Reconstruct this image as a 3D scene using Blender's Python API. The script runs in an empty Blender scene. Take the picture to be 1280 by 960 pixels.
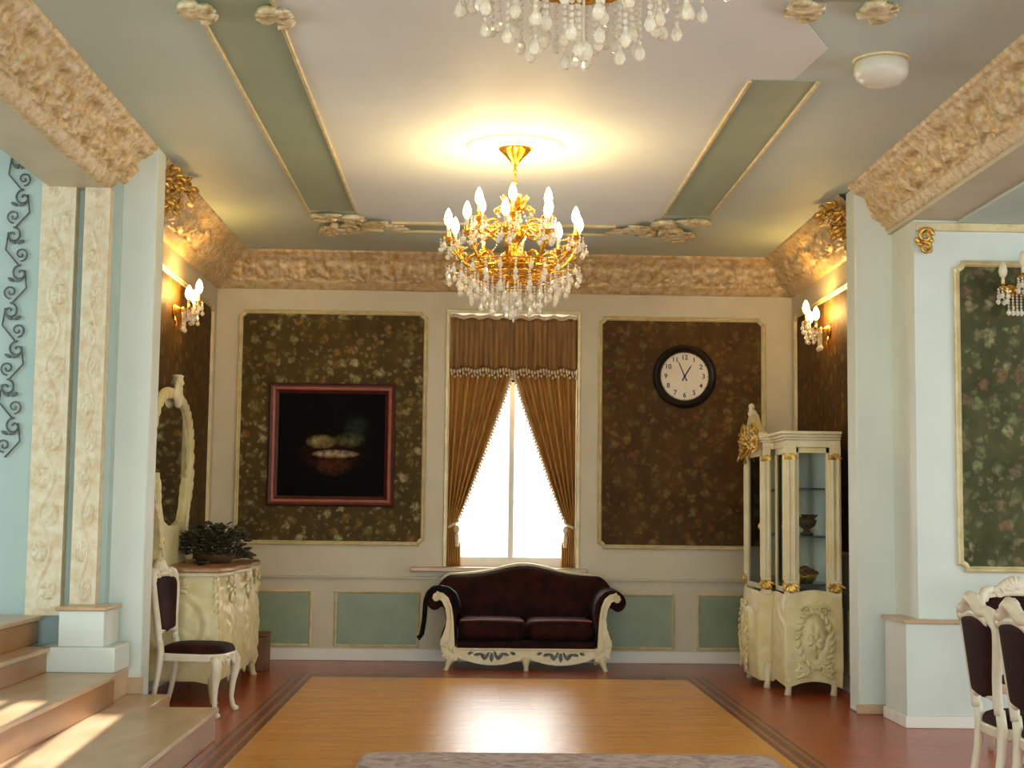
import bpy, bmesh, math, random
from math import sin, cos, pi, hypot, atan2, exp, radians
from mathutils import Vector, Matrix
random.seed(7)
S = bpy.context.scene
COL = S.collection

# ------------------------------------------------------------------ camera, world, lights, exposure
cd = bpy.data.cameras.new('camera')
cam = bpy.data.objects.new('camera', cd); COL.objects.link(cam)
Rm = ((0.99956888, -0.02672426, 0.01215972), (-0.01447854, -0.08836243, 0.99598316), (0.02554246, 0.99572983, 0.08871126))
cam.matrix_world = Matrix(((Rm[0][0], Rm[1][0], -Rm[2][0], 0), (Rm[0][1], Rm[1][1], -Rm[2][1], 0), (Rm[0][2], Rm[1][2], -Rm[2][2], 1.45), (0, 0, 0, 1)))
cd.sensor_width = 36; cd.lens = 50.2533; cd.clip_end = 200
S.camera = cam
S.view_settings.view_transform = 'Standard'; S.view_settings.look = 'None'
S.view_settings.exposure = 0.0; S.view_settings.gamma = 1.0; S.view_settings.use_curve_mapping = False

W = bpy.data.worlds.new('World'); S.world = W; W.use_nodes = True
bg = W.node_tree.nodes['Background']; bg.inputs[0].default_value = (0.96, 0.98, 1.0, 1); bg.inputs[1].default_value = 4.0

def area(name, loc, rot, sx, sy, power, color, spread=180):
    l = bpy.data.lights.new(name, 'AREA'); l.shape = 'RECTANGLE'; l.size = sx; l.size_y = sy
    l.energy = power; l.color = color; l.spread = radians(spread)
    o = bpy.data.objects.new(name, l); COL.objects.link(o); o.location = loc; o.rotation_euler = rot
    return o
# daylight outside the far window, daylight fill behind the camera, added aisle fill lamps
area('daylight_window', (0.37, 14.75, 2.25), (radians(-90), 0, 0), 1.5, 2.9, 170, (1.0, 0.98, 0.95))
area('daylight_hall', (0.3, -3.8, 1.9), (radians(112), 0, 0), 9.0, 3.0, 800, (0.84, 0.95, 0.98))
area('aisle_fill_left', (-7.6, 5.0, 2.2), (radians(90), 0, radians(-90)), 6.0, 2.6, 230, (0.84, 0.95, 0.98))
area('aisle_fill_right', (7.6, 5.0, 2.0), (radians(90), 0, radians(90)), 6.0, 2.4, 230, (0.84, 0.95, 0.98))
# low sun through the hall window behind the camera, falling on the steps
sd = bpy.data.lights.new('sun', 'SUN'); sd.energy = 38; sd.angle = radians(.25); sd.color = (1.0, .96, .88)
so = bpy.data.objects.new('sun', sd); COL.objects.link(so); so.location = (-1.6, -8, 6)
so.rotation_euler = Vector((-.06, .97, -.22)).to_track_quat('-Z', 'Y').to_euler()
BULB_W = 7.5
SCONCE_W = 12.0

# ------------------------------------------------------------------ helpers
def lin(c):
    return tuple(((v/255)/12.92 if v/255 <= .04045 else ((v/255+.055)/1.055)**2.4) for v in c)

class MB:
    """collects shapes, then links them as ONE mesh object"""
    def __init__(s): s.v = []; s.f = []; s.m = []; s.mi = 0
    def add(s, vs, fs):
        n = len(s.v); s.v += [tuple(v) for v in vs]; s.f += [tuple(i+n for i in f) for f in fs]; s.m += [s.mi]*len(fs); return s
    def box(s, x0, x1, y0, y1, z0, z1):
        vs = [(x, y, z) for x in (x0, x1) for y in (y0, y1) for z in (z0, z1)]
        return s.add(vs, [(0,1,3,2),(4,6,7,5),(0,4,5,1),(2,3,7,6),(0,2,6,4),(1,5,7,3)])
    def lathe(s, prof, seg=16, c=(0,0,0), axis='Z', ph=0.0):
        vs = []; fs = []
        for r, h in prof:
            for k in range(seg):
                a = 2*pi*k/seg+ph
                p = (r*cos(a), r*sin(a), h)
                if axis == 'X': p = (h, p[0], p[1])
                if axis == 'Y': p = (p[0], h, p[1])
                vs.append((c[0]+p[0], c[1]+p[1], c[2]+p[2]))
        for i in range(len(prof)-1):
            for k in range(seg):
                fs.append((i*seg+k, i*seg+(k+1) % seg, (i+1)*seg+(k+1) % seg, (i+1)*seg+k))
        fs.append(tuple(range(seg))[::-1]); fs.append(tuple((len(prof)-1)*seg+k for k in range(seg)))
        return s.add(vs, fs)
    def tube(s, pts, rad, seg=8, flat=1.0):
        pts = [Vector(p) for p in pts]; n = len(pts)
        rad = rad if isinstance(rad, (list, tuple)) else [rad]*n
        vs = []; fs = []; prev = None
        for i, p in enumerate(pts):
            t = (pts[min(i+1, n-1)]-pts[max(i-1, 0)]).normalized()
            if prev is None:
                a = Vector((0,0,1)) if abs(t.z) < .9 else Vector((1,0,0)); u = t.cross(a).normalized()
            else: u = (prev-t*prev.dot(t)).normalized()
            prev = u; w = t.cross(u)
            for k in range(seg):
                a = 2*pi*k/seg; vs.append(p+(u*cos(a)+w*sin(a)*flat)*rad[i])
        for i in range(n-1):
            for k in range(seg): fs.append((i*seg+k, i*seg+(k+1) % seg, (i+1)*seg+(k+1) % seg, (i+1)*seg+k))
        fs.append(tuple(range(seg))[::-1]); fs.append(tuple((n-1)*seg+k for k in range(seg)))
        return s.add(vs, fs)
    def ball(s, c, rx, ry=None, rz=None, seg=8, rings=5, rot=None):
        ry = rx if ry is None else ry; rz = rx if rz is None else rz
        vs = []; fs = []
        for i in range(1, rings):
            t = pi*i/rings
            for k in range(seg):
                a = 2*pi*k/seg; vs.append(Vector((rx*sin(t)*cos(a), ry*sin(t)*sin(a), rz*cos(t))))
        vs += [Vector((0,0,rz)), Vector((0,0,-rz))]; T = len(vs)-2
        for i in range(rings-2):
            for k in range(seg): fs.append((i*seg+k, (i+1)*seg+k, (i+1)*seg+(k+1) % seg, i*seg+(k+1) % seg))
        for k in range(seg):
            fs.append((T, k, (k+1) % seg)); fs.append((T+1, (rings-2)*seg+(k+1) % seg, (rings-2)*seg+k))
        c = Vector(c)
        return s.add([c+(rot @ v if rot else v) for v in vs], fs)
    def prism(s, poly, axis, a, b):
        """extrude a 2D outline along axis; poly coords are the other two axes in x,y,z order"""
        n = len(poly); vs = []
        for d in (a, b):
            for p, q in poly:
                vs.append({'X': (d, p, q), 'Y': (p, d, q), 'Z': (p, q, d)}[axis])
        fs = [tuple(range(n)), tuple(range(2*n-1, n-1, -1))]
        fs += [(i, i+n, (i+1) % n+n, (i+1) % n) for i in range(n)]
        return s.add(vs, fs)
    def grid(s, nu, nv, fn, cu=False, cv=False):
        vs = [fn(i/(nu if cu else nu-1), j/(nv if cv else nv-1)) for i in range(nu) for j in range(nv)]
        fs = []
        for i in range(nu if cu else nu-1):
            for j in range(nv if cv else nv-1):
                fs.append((i*nv+j, ((i+1) % nu)*nv+j, ((i+1) % nu)*nv+(j+1) % nv, i*nv+(j+1) % nv))
        return s.add(vs, fs)
    def raster(s, x0, x1, z0, z1, step, inside, y0, y1):
        """pierced plate in the XZ plane: cells where inside(x,z), with thickness"""
        nx = int((x1-x0)/step); nz = int((z1-z0)/step); on = {}
        for i in range(nx):
            for j in range(nz):
                on[i, j] = inside(x0+(i+.5)*step, z0+(j+.5)*step)
        idx = {}; vs = []; fs = []
        def V(i, j, d):
            k = (i, j, d)
            if k not in idx: idx[k] = len(vs); vs.append((x0+i*step, y1 if d else y0, z0+j*step))
            return idx[k]
        for (i, j), o in on.items():
            if not o: continue
            fs.append((V(i,j,0), V(i+1,j,0), V(i+1,j+1,0), V(i,j+1,0)))
            fs.append((V(i,j,1), V(i,j+1,1), V(i+1,j+1,1), V(i+1,j,1)))
            for di, dj, a, b in ((-1,0,(i,j),(i,j+1)), (1,0,(i+1,j+1),(i+1,j)), (0,-1,(i+1,j),(i,j)), (0,1,(i,j+1),(i+1,j+1))):
                if not on.get((i+di, j+dj)):
                    fs.append((V(*a,0), V(*b,0), V(*b,1), V(*a,1)))
        return s.add(vs, fs)
    def build(s, name, mats, parent=None, smooth=False, bevel=0, subd=0, loc=None):
        me = bpy.data.meshes.new(name); me.from_pydata(s.v, [], s.f)
        for m in (mats if isinstance(mats, (list, tuple)) else [mats]): me.materials.append(m)
        if any(s.m): me.polygons.foreach_set('material_index', s.m)
        bm = bmesh.new(); bm.from_mesh(me); bmesh.ops.recalc_face_normals(bm, faces=bm.faces); bm.to_mesh(me); bm.free()
        if smooth: me.polygons.foreach_set('use_smooth', [True]*len(me.polygons))
        o = bpy.data.objects.new(name, me); COL.objects.link(o)
        if parent: o.parent = parent
        if loc: o.location = loc
        if bevel:
            b = o.modifiers.new('bevel', 'BEVEL'); b.width = bevel; b.segments = 2; b.limit_method = 'ANGLE'
        if subd:
            b = o.modifiers.new('subd', 'SUBSURF'); b.levels = subd; b.render_levels = subd
        if smooth == 'auto' or bevel:
            try: me.shade_smooth() if False else me.set_sharp_from_angle(angle=radians(38))
            except Exception: pass
            me.polygons.foreach_set('use_smooth', [True]*len(me.polygons)) if smooth else None
        return o

def empty(name, loc=(0,0,0), rz=0):
    o = bpy.data.objects.new(name, None); COL.objects.link(o); o.location = loc; o.rotation_euler = (0,0,rz); o.empty_display_size = .1
    return o
def tag(o, label, cat, group=None):
    o['label'] = label; o['category'] = cat
    if group: o['group'] = group
    return o
def thing(name, label, cat, loc=(0,0,0), rz=0, group=None): return tag(empty(name, loc, rz), label, cat, group)
def struct(o): o['kind'] = 'structure'; return o
def copy_tree(o, parent=None, loc=None, rz=None):
    c = o.copy(); COL.objects.link(c)
    if parent: c.parent = parent
    if loc: c.location = loc
    if rz is not None: c.rotation_euler = (0,0,rz)
    for ch in list(o.children): copy_tree(ch, c)
    return c

# ------------------------------------------------------------------ materials
def nt(name):
    m = bpy.data.materials.new(name); m.use_nodes = True
    t = m.node_tree; return m, t, t.nodes['Principled BSDF']
def node(t, typ, **kw):
    n = t.nodes.new(typ)
    for k, v in kw.items():
        if k in n.inputs: n.inputs[k].default_value = v
        else: setattr(n, k, v)
    return n
def coords(t, scale=(1,1,1), kind='Object'):
    c = t.nodes.new('ShaderNodeTexCoord'); m = t.nodes.new('ShaderNodeMapping'); m.inputs['Scale'].default_value = scale
    t.links.new(c.outputs[kind], m.inputs['Vector']); return m.outputs['Vector']
def ramp(t, fac, stops):
    r = t.nodes.new('ShaderNodeValToRGB'); e = r.color_ramp.elements
    while len(e) < len(stops): e.new(.5)
    for k, (p, c) in enumerate(stops): e[k].position = p; e[k].color = (*c, 1)
    t.links.new(fac, r.inputs['Fac']); return r.outputs['Color']
def mixc(t, fac, a, b, mode='MIX'):
    n = t.nodes.new('ShaderNodeMix'); n.data_type = 'RGBA'; n.blend_type = mode
    for sock, v in ((0, fac), (6, a), (7, b)):
        if hasattr(v, 'is_output') or isinstance(v, bpy.types.NodeSocket): t.links.new(v, n.inputs[sock])
        else: n.inputs[sock].default_value = v if sock == 0 else (*v, 1)
    return n.outputs[2]
def math_(t, op, a, b=None, clamp=False):
    n = t.nodes.new('ShaderNodeMath'); n.operation = op; n.use_clamp = clamp
    for k, v in ((0, a), (1, b)):
        if v is None: continue
        if isinstance(v, bpy.types.NodeSocket): t.links.new(v, n.inputs[k])
        else: n.inputs[k].default_value = v
    return n.outputs[0]
def bump(t, b, h, strength=.2, dist=.01):
    n = node(t, 'ShaderNodeBump'); n.inputs['Strength'].default_value = strength; n.inputs['Distance'].default_value = dist
    t.links.new(h, n.inputs['Height']); t.links.new(n.outputs[0], b.inputs['Normal'])
def noise(t, vec, scale, detail=4, rough=.55):
    n = node(t, 'ShaderNodeTexNoise', Scale=scale, Detail=detail, Roughness=rough); t.links.new(vec, n.inputs['Vector']); return n.outputs['Fac']

def mottled(name, c1, c2, rough=.5, scale=6, metal=0, bmp=0, bscale=40, coat=0, vs=(1,1,1), lo=.35, hi=.65):
    m, t, b = nt(name); v = coords(t, vs)
    t.links.new(ramp(t, noise(t, v, scale), [(lo, lin(c1)), (hi, lin(c2))]), b.inputs['Base Color'])
    b.inputs['Roughness'].default_value = rough; b.inputs['Metallic'].default_value = metal
    if coat: b.inputs['Coat Weight'].default_value = coat; b.inputs['Coat Roughness'].default_value = .08
    if bmp: bump(t, b, noise(t, v, bscale, 3), bmp)
    return m
def emit(name, c, s):
    m, t, b = nt(name); b.inputs['Base Color'].default_value = (*c, 1); b.inputs['Emission Color'].default_value = (*c, 1); b.inputs['Emission Strength'].default_value = s
    n = noise(t, coords(t), 8, 2); return m

def wallpaper(name, base1, base2, f1, f2, f3):
    m, t, b = nt(name); v = coords(t)
    base = ramp(t, noise(t, v, 3.5, 5), [(.35, lin(base1)), (.7, lin(base2))])
    nz = node(t, 'ShaderNodeTexNoise', Scale=16.0, Detail=3.0); t.links.new(v, nz.inputs['Vector'])
    vm = t.nodes.new('ShaderNodeVectorMath'); vm.operation = 'MULTIPLY_ADD'; t.links.new(nz.outputs['Color'], vm.inputs[0]); vm.inputs[1].default_value = (.10,.10,.10); t.links.new(v, vm.inputs[2])
    c = base
    patch = ramp(t, noise(t, v, 24, 3), [(.36, (.25,.25,.25)), (.60, (1,1,1))])
    for scale, lo, hi, cols, keep, amt in ((14.0, .20, .40, (f2, f1, f3), .25, .50), (8.0, .22, .42, (f1, f2, f3), .22, .80)):
        vo = node(t, 'ShaderNodeTexVoronoi', Scale=scale, Randomness=.8); t.links.new(vm.outputs[0], vo.inputs['Vector'])
        fl = ramp(t, vo.outputs['Distance'], [(lo, (1,1,1)), (hi, (0,0,0))])
        sep = t.nodes.new('ShaderNodeSeparateColor'); t.links.new(vo.outputs['Color'], sep.inputs[0])
        fc = ramp(t, sep.outputs[0], [(.15, lin(cols[0])), (.5, lin(cols[1])), (.85, lin(cols[2]))])
        on = math_(t, 'GREATER_THAN', sep.outputs[1], keep)
        fac = math_(t, 'MULTIPLY', math_(t, 'MULTIPLY', math_(t, 'MULTIPLY', fl, on), patch), amt)
        c = mixc(t, fac, c, fc)
    t.links.new(c, b.inputs['Base Color']); b.inputs['Roughness'].default_value = .65; b.inputs['Specular IOR Level'].default_value = .2
    return m
def wood_floor(name, c1, c2, c3, rough=.19, plank=(.45, .075)):
    m, t, b = nt(name); v = coords(t)
    br = node(t, 'ShaderNodeTexBrick', Scale=1.0); br.offset = .5
    br.inputs['Brick Width'].default_value = plank[0]; br.inputs['Row Height'].default_value = plank[1]; br.inputs['Mortar Size'].default_value = .0018
    br.inputs['Color1'].default_value = (*lin(c1),1); br.inputs['Color2'].default_value = (*lin(c2),1); br.inputs['Mortar'].default_value = (*lin(c3),1); br.inputs['Mortar Smooth'].default_value = .3
    t.links.new(v, br.inputs['Vector'])
    g = noise(t, coords(t, (2.5, 40, 1)), 2.0, 6)
    c = mixc(t, .45, br.outputs['Color'], ramp(t, g, [(.3, lin(c3)), (.65, lin(c1))]))
    t.links.new(c, b.inputs['Base Color'])
    b.inputs['Roughness'].default_value = rough; b.inputs['Specular IOR Level'].default_value = .30
    bump(t, b, noise(t, coords(t, (2.5, 6, 1)), 3.0, 6, .7), .6, .010)
    return m
def relief_mat(name, deep, mid, high, rough=.42, metal=.0):
    m, t, b = nt(name); v = coords(t)
    n = noise(t, v, 16, 6)
    c = ramp(t, n, [(.36, lin(deep)), (.5, lin(mid)), (.66, lin(high))])
    t.links.new(c, b.inputs['Base Color']); b.inputs['Roughness'].default_value = rough
    t.links.new(ramp(t, noise(t, v, 12, 3), [(.42, (metal,)*3), (.6, (0,0,0))]), b.inputs['Metallic'])
    bump(t, b, noise(t, v, 70, 3), .35, .01)
    return m
def glass(name, tint=(1,1,1), gloss=.12, rough=0.0):
    m = bpy.data.materials.new(name); m.use_nodes = True; t = m.node_tree; t.nodes.clear()
    o = t.nodes.new('ShaderNodeOutputMaterial'); mx = t.nodes.new('ShaderNodeMixShader'); tr = t.nodes.new('ShaderNodeBsdfTransparent'); gl = t.nodes.new('ShaderNodeBsdfGlossy')
    tr.inputs[0].default_value = (*tint, 1); gl.inputs['Roughness'].default_value = rough
    lw = node(t, 'ShaderNodeLayerWeight', Blend=gloss); t.links.new(lw.outputs['Fresnel'], mx.inputs[0])
    t.links.new(tr.outputs[0], mx.inputs[1]); t.links.new(gl.outputs[0], mx.inputs[2]); t.links.new(mx.outputs[0], o.inputs[0])
    return m

M = {}
M['paint'] = mottled('cream_paint', (194,184,156), (202,193,168), .45, 2.5)
M['paint_cool'] = mottled('pale_blue_paint', (206,214,204), (214,221,211), .5, 2)
M['paint_blue'] = mottled('blue_paint', (166,188,184), (174,194,190), .55, 2)
M['white'] = mottled('white_paint', (225,222,210), (233,230,220), .4, 3)
M['ceil_in'] = mottled('white_ceiling', (218,224,222), (226,231,229), .6, 1.2)
M['ceil_out'] = mottled('grey_green_ceiling', (190,207,199), (197,212,205), .6, 1.2)
M['strip'] = mottled('sage_paint', (150,166,144), (158,172,150), .5, 2)
M['sage'] = mottled('sage_panel_paint', (128,146,118), (142,156,126), .4, 4)
M['wp'] = wallpaper('brown_floral_wallpaper', (64,42,12), (86,60,20), (128,104,58), (90,88,42), (120,74,34))
M['wpl'] = wallpaper('daylit_floral_wallpaper', (62,48,14), (84,66,22), (178,168,120), (108,112,58), (146,104,52))  # same paper as the brown one, daylight sheen put into its colours
M['wp2'] = wallpaper('green_floral_wallpaper', (62,62,34), (84,84,48), (164,152,112), (112,124,84), (134,98,76))
M['gold'] = mottled('gilding', (176,132,52), (226,186,98), .32, 14, .75, .25, 60)
M['brass'] = mottled('chandelier_brass', (204,146,40), (238,190,84), .2, 12, .9)
M['palegold'] = mottled('pale_gilt_moulding', (204,186,136), (224,210,168), .4, 10, .2, .3, 80)
M['cornice'] = relief_mat('gilt_plaster', (188,154,96), (206,182,138), (218,202,170), .45, .25)
M['band'] = relief_mat('pink_gilt_carving', (206,186,150), (214,202,172), (222,212,186), .5, .1)
M['plaster'] = relief_mat('silvery_plaster', (168,146,98), (210,194,150), (234,224,190), .4, .2)
M['floor'] = wood_floor('oak_parquet', (230,160,66), (214,142,52), (172,106,34))
M['floor_red'] = wood_floor('cherry_parquet', (184,78,24), (162,62,16), (112,38,10))
M['inlay'] = wood_floor('dark_inlay', (118,48,18), (100,40,14), (70,24,8))
M['inlay2'] = wood_floor('light_inlay', (176,92,38), (156,76,28), (110,48,18))
M['marble'] = mottled('tan_marble', (180,146,108), (200,172,138), .3, 5, 0, 0, 0, 0, (1,.35,1))
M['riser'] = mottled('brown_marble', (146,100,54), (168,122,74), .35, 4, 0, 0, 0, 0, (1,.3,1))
M['lacquer'] = mottled('cream_lacquer', (212,198,154), (224,214,180), .42, 6)
M['lacquer_y'] = mottled('antique_cream_lacquer', (206,190,132), (218,206,160), .45, 8)
M['chairwood'] = mottled('ivory_lacquer', (214,200,170), (226,216,192), .42, 8)
M['marbletop'] = mottled('rosy_marble', (128,88,56), (176,134,94), .3, 9)
def velvet(name, c1, c2):
    m = mottled(name, c1, c2, .75, 7, 0, .25, 120); b = m.node_tree.nodes['Principled BSDF']
    b.inputs['Sheen Weight'].default_value = .02; b.inputs['Sheen Roughness'].default_value = .4; b.inputs['Specular IOR Level'].default_value = .12
    return m
M['velvet'] = velvet('maroon_velvet', (30,10,8), (52,19,13))
M['black_cloth'] = velvet('black_cloth', (12,10,10), (22,18,18))
M['curtain'] = mottled('bronze_curtain_fabric', (150,102,40), (182,132,62), .55, 5, 0, .15, 150, 0, (6,6,.6))
M['valance'] = mottled('brown_valance_fabric', (112,76,28), (146,106,48), .5, 5, 0, .2, 100, 0, (6,6,.6))
M['fringe'] = mottled('ivory_fringe', (206,186,150), (228,214,186), .7, 30)
M['dark'] = mottled('dark_frame_wood', (18,14,14), (30,22,20), .3, 10)
M['redwood'] = mottled('red_frame_wood', (58,10,6), (78,16,10), .5, 12)
M['pinkwood'] = mottled('rose_frame_lip', (146,80,60), (166,98,76), .45, 12)
M['ink'] = mottled('black_ink', (14,12,12), (22,20,20), .4, 10)
M['dial'] = mottled('ivory_dial', (216,204,182), (226,216,198), .4, 5)
M['iron'] = mottled('wrought_iron', (84,92,90), (104,110,106), .6, 20, .2)
M['leaf'] = mottled('dark_leaf', (34,32,16), (66,60,32), .5, 20)
M['twig'] = mottled('brown_twig', (66,44,22), (96,68,36), .7, 14)
M['box'] = mottled('brown_box_wood', (98,58,28), (124,80,42), .5, 6, 0, 0, 0, 0, (1,8,1))
M['opal'] = mottled('opal_glass', (214,208,188), (222,216,198), .35, 3)
M['bulb'] = emit('lit_flame_bulb', (1.0, .80, .42), 16)
M['bulb_off'] = mottled('frosted_bulb', (214,200,170), (226,214,188), .3, 8)
M['glass'] = glass('pane_glass', (.97,.99,.98), .08)
M['cabglass'] = glass('cabinet_glass', (.93,.97,.95), .16)
mm, tt, bb = nt('mirror'); bb.inputs['Metallic'].default_value = 1; bb.inputs['Roughness'].default_value = .03
tt.links.new(ramp(tt, noise(tt, coords(tt), 4), [(.3, (.62,.66,.62)), (.7, (.68,.72,.68))]), bb.inputs['Base Color']); M['mirror'] = mm
mm, tt, bb = nt('cut_crystal'); bb.inputs['Roughness'].default_value = .04; bb.inputs['Transmission Weight'].default_value = .35; bb.inputs['IOR'].default_value = 1.5
tt.links.new(ramp(tt, noise(tt, coords(tt), 60), [(.3, (.90,.80,.58)), (.7, (1.0,.96,.86))]), bb.inputs['Base Color']); M['crystal'] = mm
# still life: a dim dish of fruit on near-black
mm, tt, bb = nt('dark_still_life'); v = coords(tt)
sx = tt.nodes.new('ShaderNodeSeparateXYZ'); tt.links.new(v, sx.inputs[0])
def ell(cx, cz, rx, rz):
    a = math_(tt, 'DIVIDE', math_(tt, 'SUBTRACT', sx.outputs[0], cx), rx); c = math_(tt, 'DIVIDE', math_(tt, 'SUBTRACT', sx.outputs[2], cz), rz)
    d = math_(tt, 'ADD', math_(tt, 'MULTIPLY', a, a), math_(tt, 'MULTIPLY', c, c))
    return math_(tt, 'SUBTRACT', 1.0, d, True)
nn = noise(tt, v, 16, 4)
c = lin((8,5,5))
for (cx, cz, rx, rz, colr) in ((.0,-.10,.36,.16,(58,22,14)), (.04,-.09,.24,.045,(196,178,140)), (-.10,.03,.16,.075,(150,136,84)), (.18,.05,.17,.08,(92,92,62)), (.24,.17,.14,.14,(38,50,40)), (.02,-.20,.20,.12,(78,46,20))):
    f = math_(tt, 'MULTIPLY', ell(cx, cz, rx, rz), math_(tt, 'MULTIPLY', math_(tt, 'SUBTRACT', nn, .25, True), 2.4), True)
    c = mixc(tt, f, c, lin(colr))
tt.links.new(c, bb.inputs['Base Color']); bb.inputs['Roughness'].default_value = .6; bb.inputs['Specular IOR Level'].default_value = .05; M['painting'] = mm
# rug
mm, tt, bb = nt('grey_pink_rug'); v = coords(tt)
c = ramp(tt, noise(tt, v, 5.5, 5), [(.36, lin((150,130,128))), (.48, lin((198,178,172))), (.6, lin((168,138,134))), (.7, lin((210,196,190)))])
tt.links.new(c, bb.inputs['Base Color']); bb.inputs['Roughness'].default_value = .95; bump(tt, bb, noise(tt, v, 220, 2), .6, .01); M['rug'] = mm
M['rugedge'] = mottled('rug_binding', (140,122,108), (168,150,132), .95, 20)

# ------------------------------------------------------------------ the room
CZ = 3.94
fl = MB()
xs = [(-8,-1.60,1),(-1.60,-1.555,3),(-1.555,-1.53,2),(-1.53,-1.50,3),(-1.50,-1.45,2),(-1.45,-1.42,3),(-1.42,-1.38,2),(-1.38,1.89,0),(1.89,1.93,2),(1.93,1.96,3),(1.96,2.01,2),(2.01,2.04,3),(2.04,2.065,2),(2.065,2.11,3),(2.11,8,1)]
for x0, x1, mi in xs:
    for y0, y1, my in ((-4,12.62,None),(12.62,12.70,2),(12.70,12.74,3),(12.74,12.86,2),(12.86,12.90,3),(12.90,14.3,1)):
        fl.mi = mi if (my is None or mi != 0) else my
        if my == 1: fl.mi = 1
        fl.add([(x0,y0,0),(x1,y0,0),(x1,y1,0),(x0,y1,0)], [(0,1,2,3)])
struct(fl.build('floor', [M['floor'], M['floor_red'], M['inlay'], M['inlay2']]))

ce = MB()
ce.mi = 1; ce.box(-2.9,3.5,-4,14.3,CZ,CZ+.06)
ce.mi = 0; ce.prism([(-1.02,-4),(1.55,-4),(1.55,6.82),(1.86,7.42),(1.80,8.0),(1.55,8.0),(1.55,12.4),(-1.02,12.4)], 'Z', CZ-.004, CZ+.01)
ce.mi = 1; ce.box(-8,-2.9,-4,9.9,3.93,3.99); ce.box(3.45,8,-4,10.7,3.55,3.62)
struct(ce.build('ceiling', [M['ceil_in'], M['ceil_out']]))

wb = MB()
HX0, HX1, HZ0, HZ1 = -.26, 1.0, .90, 3.39
wb.box(-2.75,HX0,14,14.3,0,4.1); wb.box(HX1,3.33,14,14.3,0,4.1); wb.box(HX0,HX1,14,14.3,0,HZ0); wb.box(HX0,HX1,14,14.3,HZ1,4.1)
struct(wb.build('wall_back', M['paint']))
struct(MB().box(-2.75,-2.55,10.05,14,0,4.1).build('wall_left', M['paint']))
struct(MB().box(3.13,3.33,10.85,14,0,4.1).build('wall_right', M['paint']))
struct(MB().box(-2.75,-2.22,9.80,10.05,0,CZ).build('pillar_left', M['paint_cool'], bevel=.012))
struct(MB().box(2.85,3.33,10.6,10.85,0,CZ).build('pillar_right', M['paint_cool'], bevel=.012))
struct(MB().box(-8,-2.45,9.70,9.80,0,CZ).build('wall_left_aisle', M['paint_blue']))
struct(MB().box(3.13,8,10.05,10.6,0,3.60).build('wall_right_aisle', M['paint_cool']))
wf = MB(); wf.box(-8.1,-1.97,-4.1,-4,0,4.1); wf.box(-1.30,8.1,-4.1,-4,0,4.1); wf.box(-1.97,-1.30,-4.1,-4,0,2.60); wf.box(-1.97,-1.30,-4.1,-4,3.12,4.1)
struct(wf.build('wall_front', M['paint_cool']))
w2 = MB(); w2.box(-1.77,-1.71,-4.09,-4.02,2.60,3.12); w2.box(-1.56,-1.50,-4.09,-4.02,2.60,3.12); w2.box(-1.98,-1.29,-4.02,-3.97,2.55,2.60); w2.box(-1.98,-1.29,-4.02,-3.97,3.12,3.17)
struct(w2.build('window_2', M['white']))
struct(MB().box(-8.1,-8,-4,9.8,0,4.1).build('wall_left_outer', M['paint_blue']))
struct(MB().box(8,8.1,-4,10.6,0,4.1).build('wall_right_outer', M['paint_cool']))
struct(MB().box(-2.9,-2.55,-4,9.8,3.60,4.1).build('beam_left', M['paint']))
struct(MB().box(3.10,3.45,-4,10.6,3.57,4.1).build('beam_right', M['paint']))

# carved plaster cornices: a real relief along a cove profile
def sm(x): return max(0.0, min(1.0, x))
def relief(s, t, per=.62, Wd=.36):
    u = (s/per) % 1.0; h = .0
    for cu in (.27, .73):
        dx = (u-cu)*per*(1 if cu < .5 else -1); dy = (t-.40)*Wd; r = hypot(dx, dy); th = atan2(dy, dx)
        if r < .095: h = max(h, (.35+.65*(.5+.5*cos(th-r*110)))*sm((.095-r)/.02))
        h = max(h, 1.1*exp(-(r/.017)**2))
    dx = (u-.5)*per; dy = (t-.78)*Wd; h -= .7*exp(-(dx/.09)**4-(dy/.05)**4)
    dx = (u if u < .5 else u-1)*per; dy = (t-.02)*Wd; r = hypot(dx, dy); th = atan2(dx, dy)
    if r < .30: h = max(h, (.25+.75*abs(cos(4.5*th)))*sm((.30-r)/.05)*sm((1.15-abs(th))/.2)*(.4+.6*sm(r/.1)))
    dx = (u-.5)*per; dy = (t-.05)*Wd; r = hypot(dx, dy); th = atan2(dx, dy)
    if r < .16: h = max(h, (.3+.6*abs(cos(3.5*th)))*sm((.16-r)/.03))
    h += .13*sin(s*61+4*sin(t*9))*sin(t*21+s*17)+.20*sin(s*118+3*sin(t*17))*sin(t*34+2*sin(s*23))
    return h
PROF = [(0,3.60),(.045,3.60),(.05,3.625),(.075,3.635),(.08,3.655),(.095,3.665)]
N = 22
for k in range(N+1):
    q = k/N; PROF.append((.095+.175*q**1.35, 3.67+.205*q**.85))
NC0, NC1 = 6, 6+N
PROF += [(.285,3.885),(.29,3.905),(.31,3.91),(.325,3.925),(.33,3.945)]
def cornice(name, p0, p1, nrm, step, amp=.042, off=0.0):
    d = Vector(p1)-Vector(p0); L = d.length; d.normalize(); n = max(2, int(L/step))
    mb = MB()
    def fn(a, b):
        s = a*L; j = int(round(b*(len(PROF)-1))); o, z = PROF[j]
        if NC0 <= j <= NC1:
            t = (j-NC0)/N; h = relief(s+off, t)*amp*sm(t/.06+.1)*sm((1-t)/.06+.1); o += h*.72; z -= h*.62
        elif j > NC1 and j < len(PROF)-1: o += .006*cos(s*2*pi/.09)
        P = Vector(p0)+d*s
        return (P.x+nrm[0]*o, P.y+nrm[1]*o, z)
    mb.grid(n+1, len(PROF), fn)
    return struct(mb.build(name, M['cornice'], smooth=True))
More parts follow.
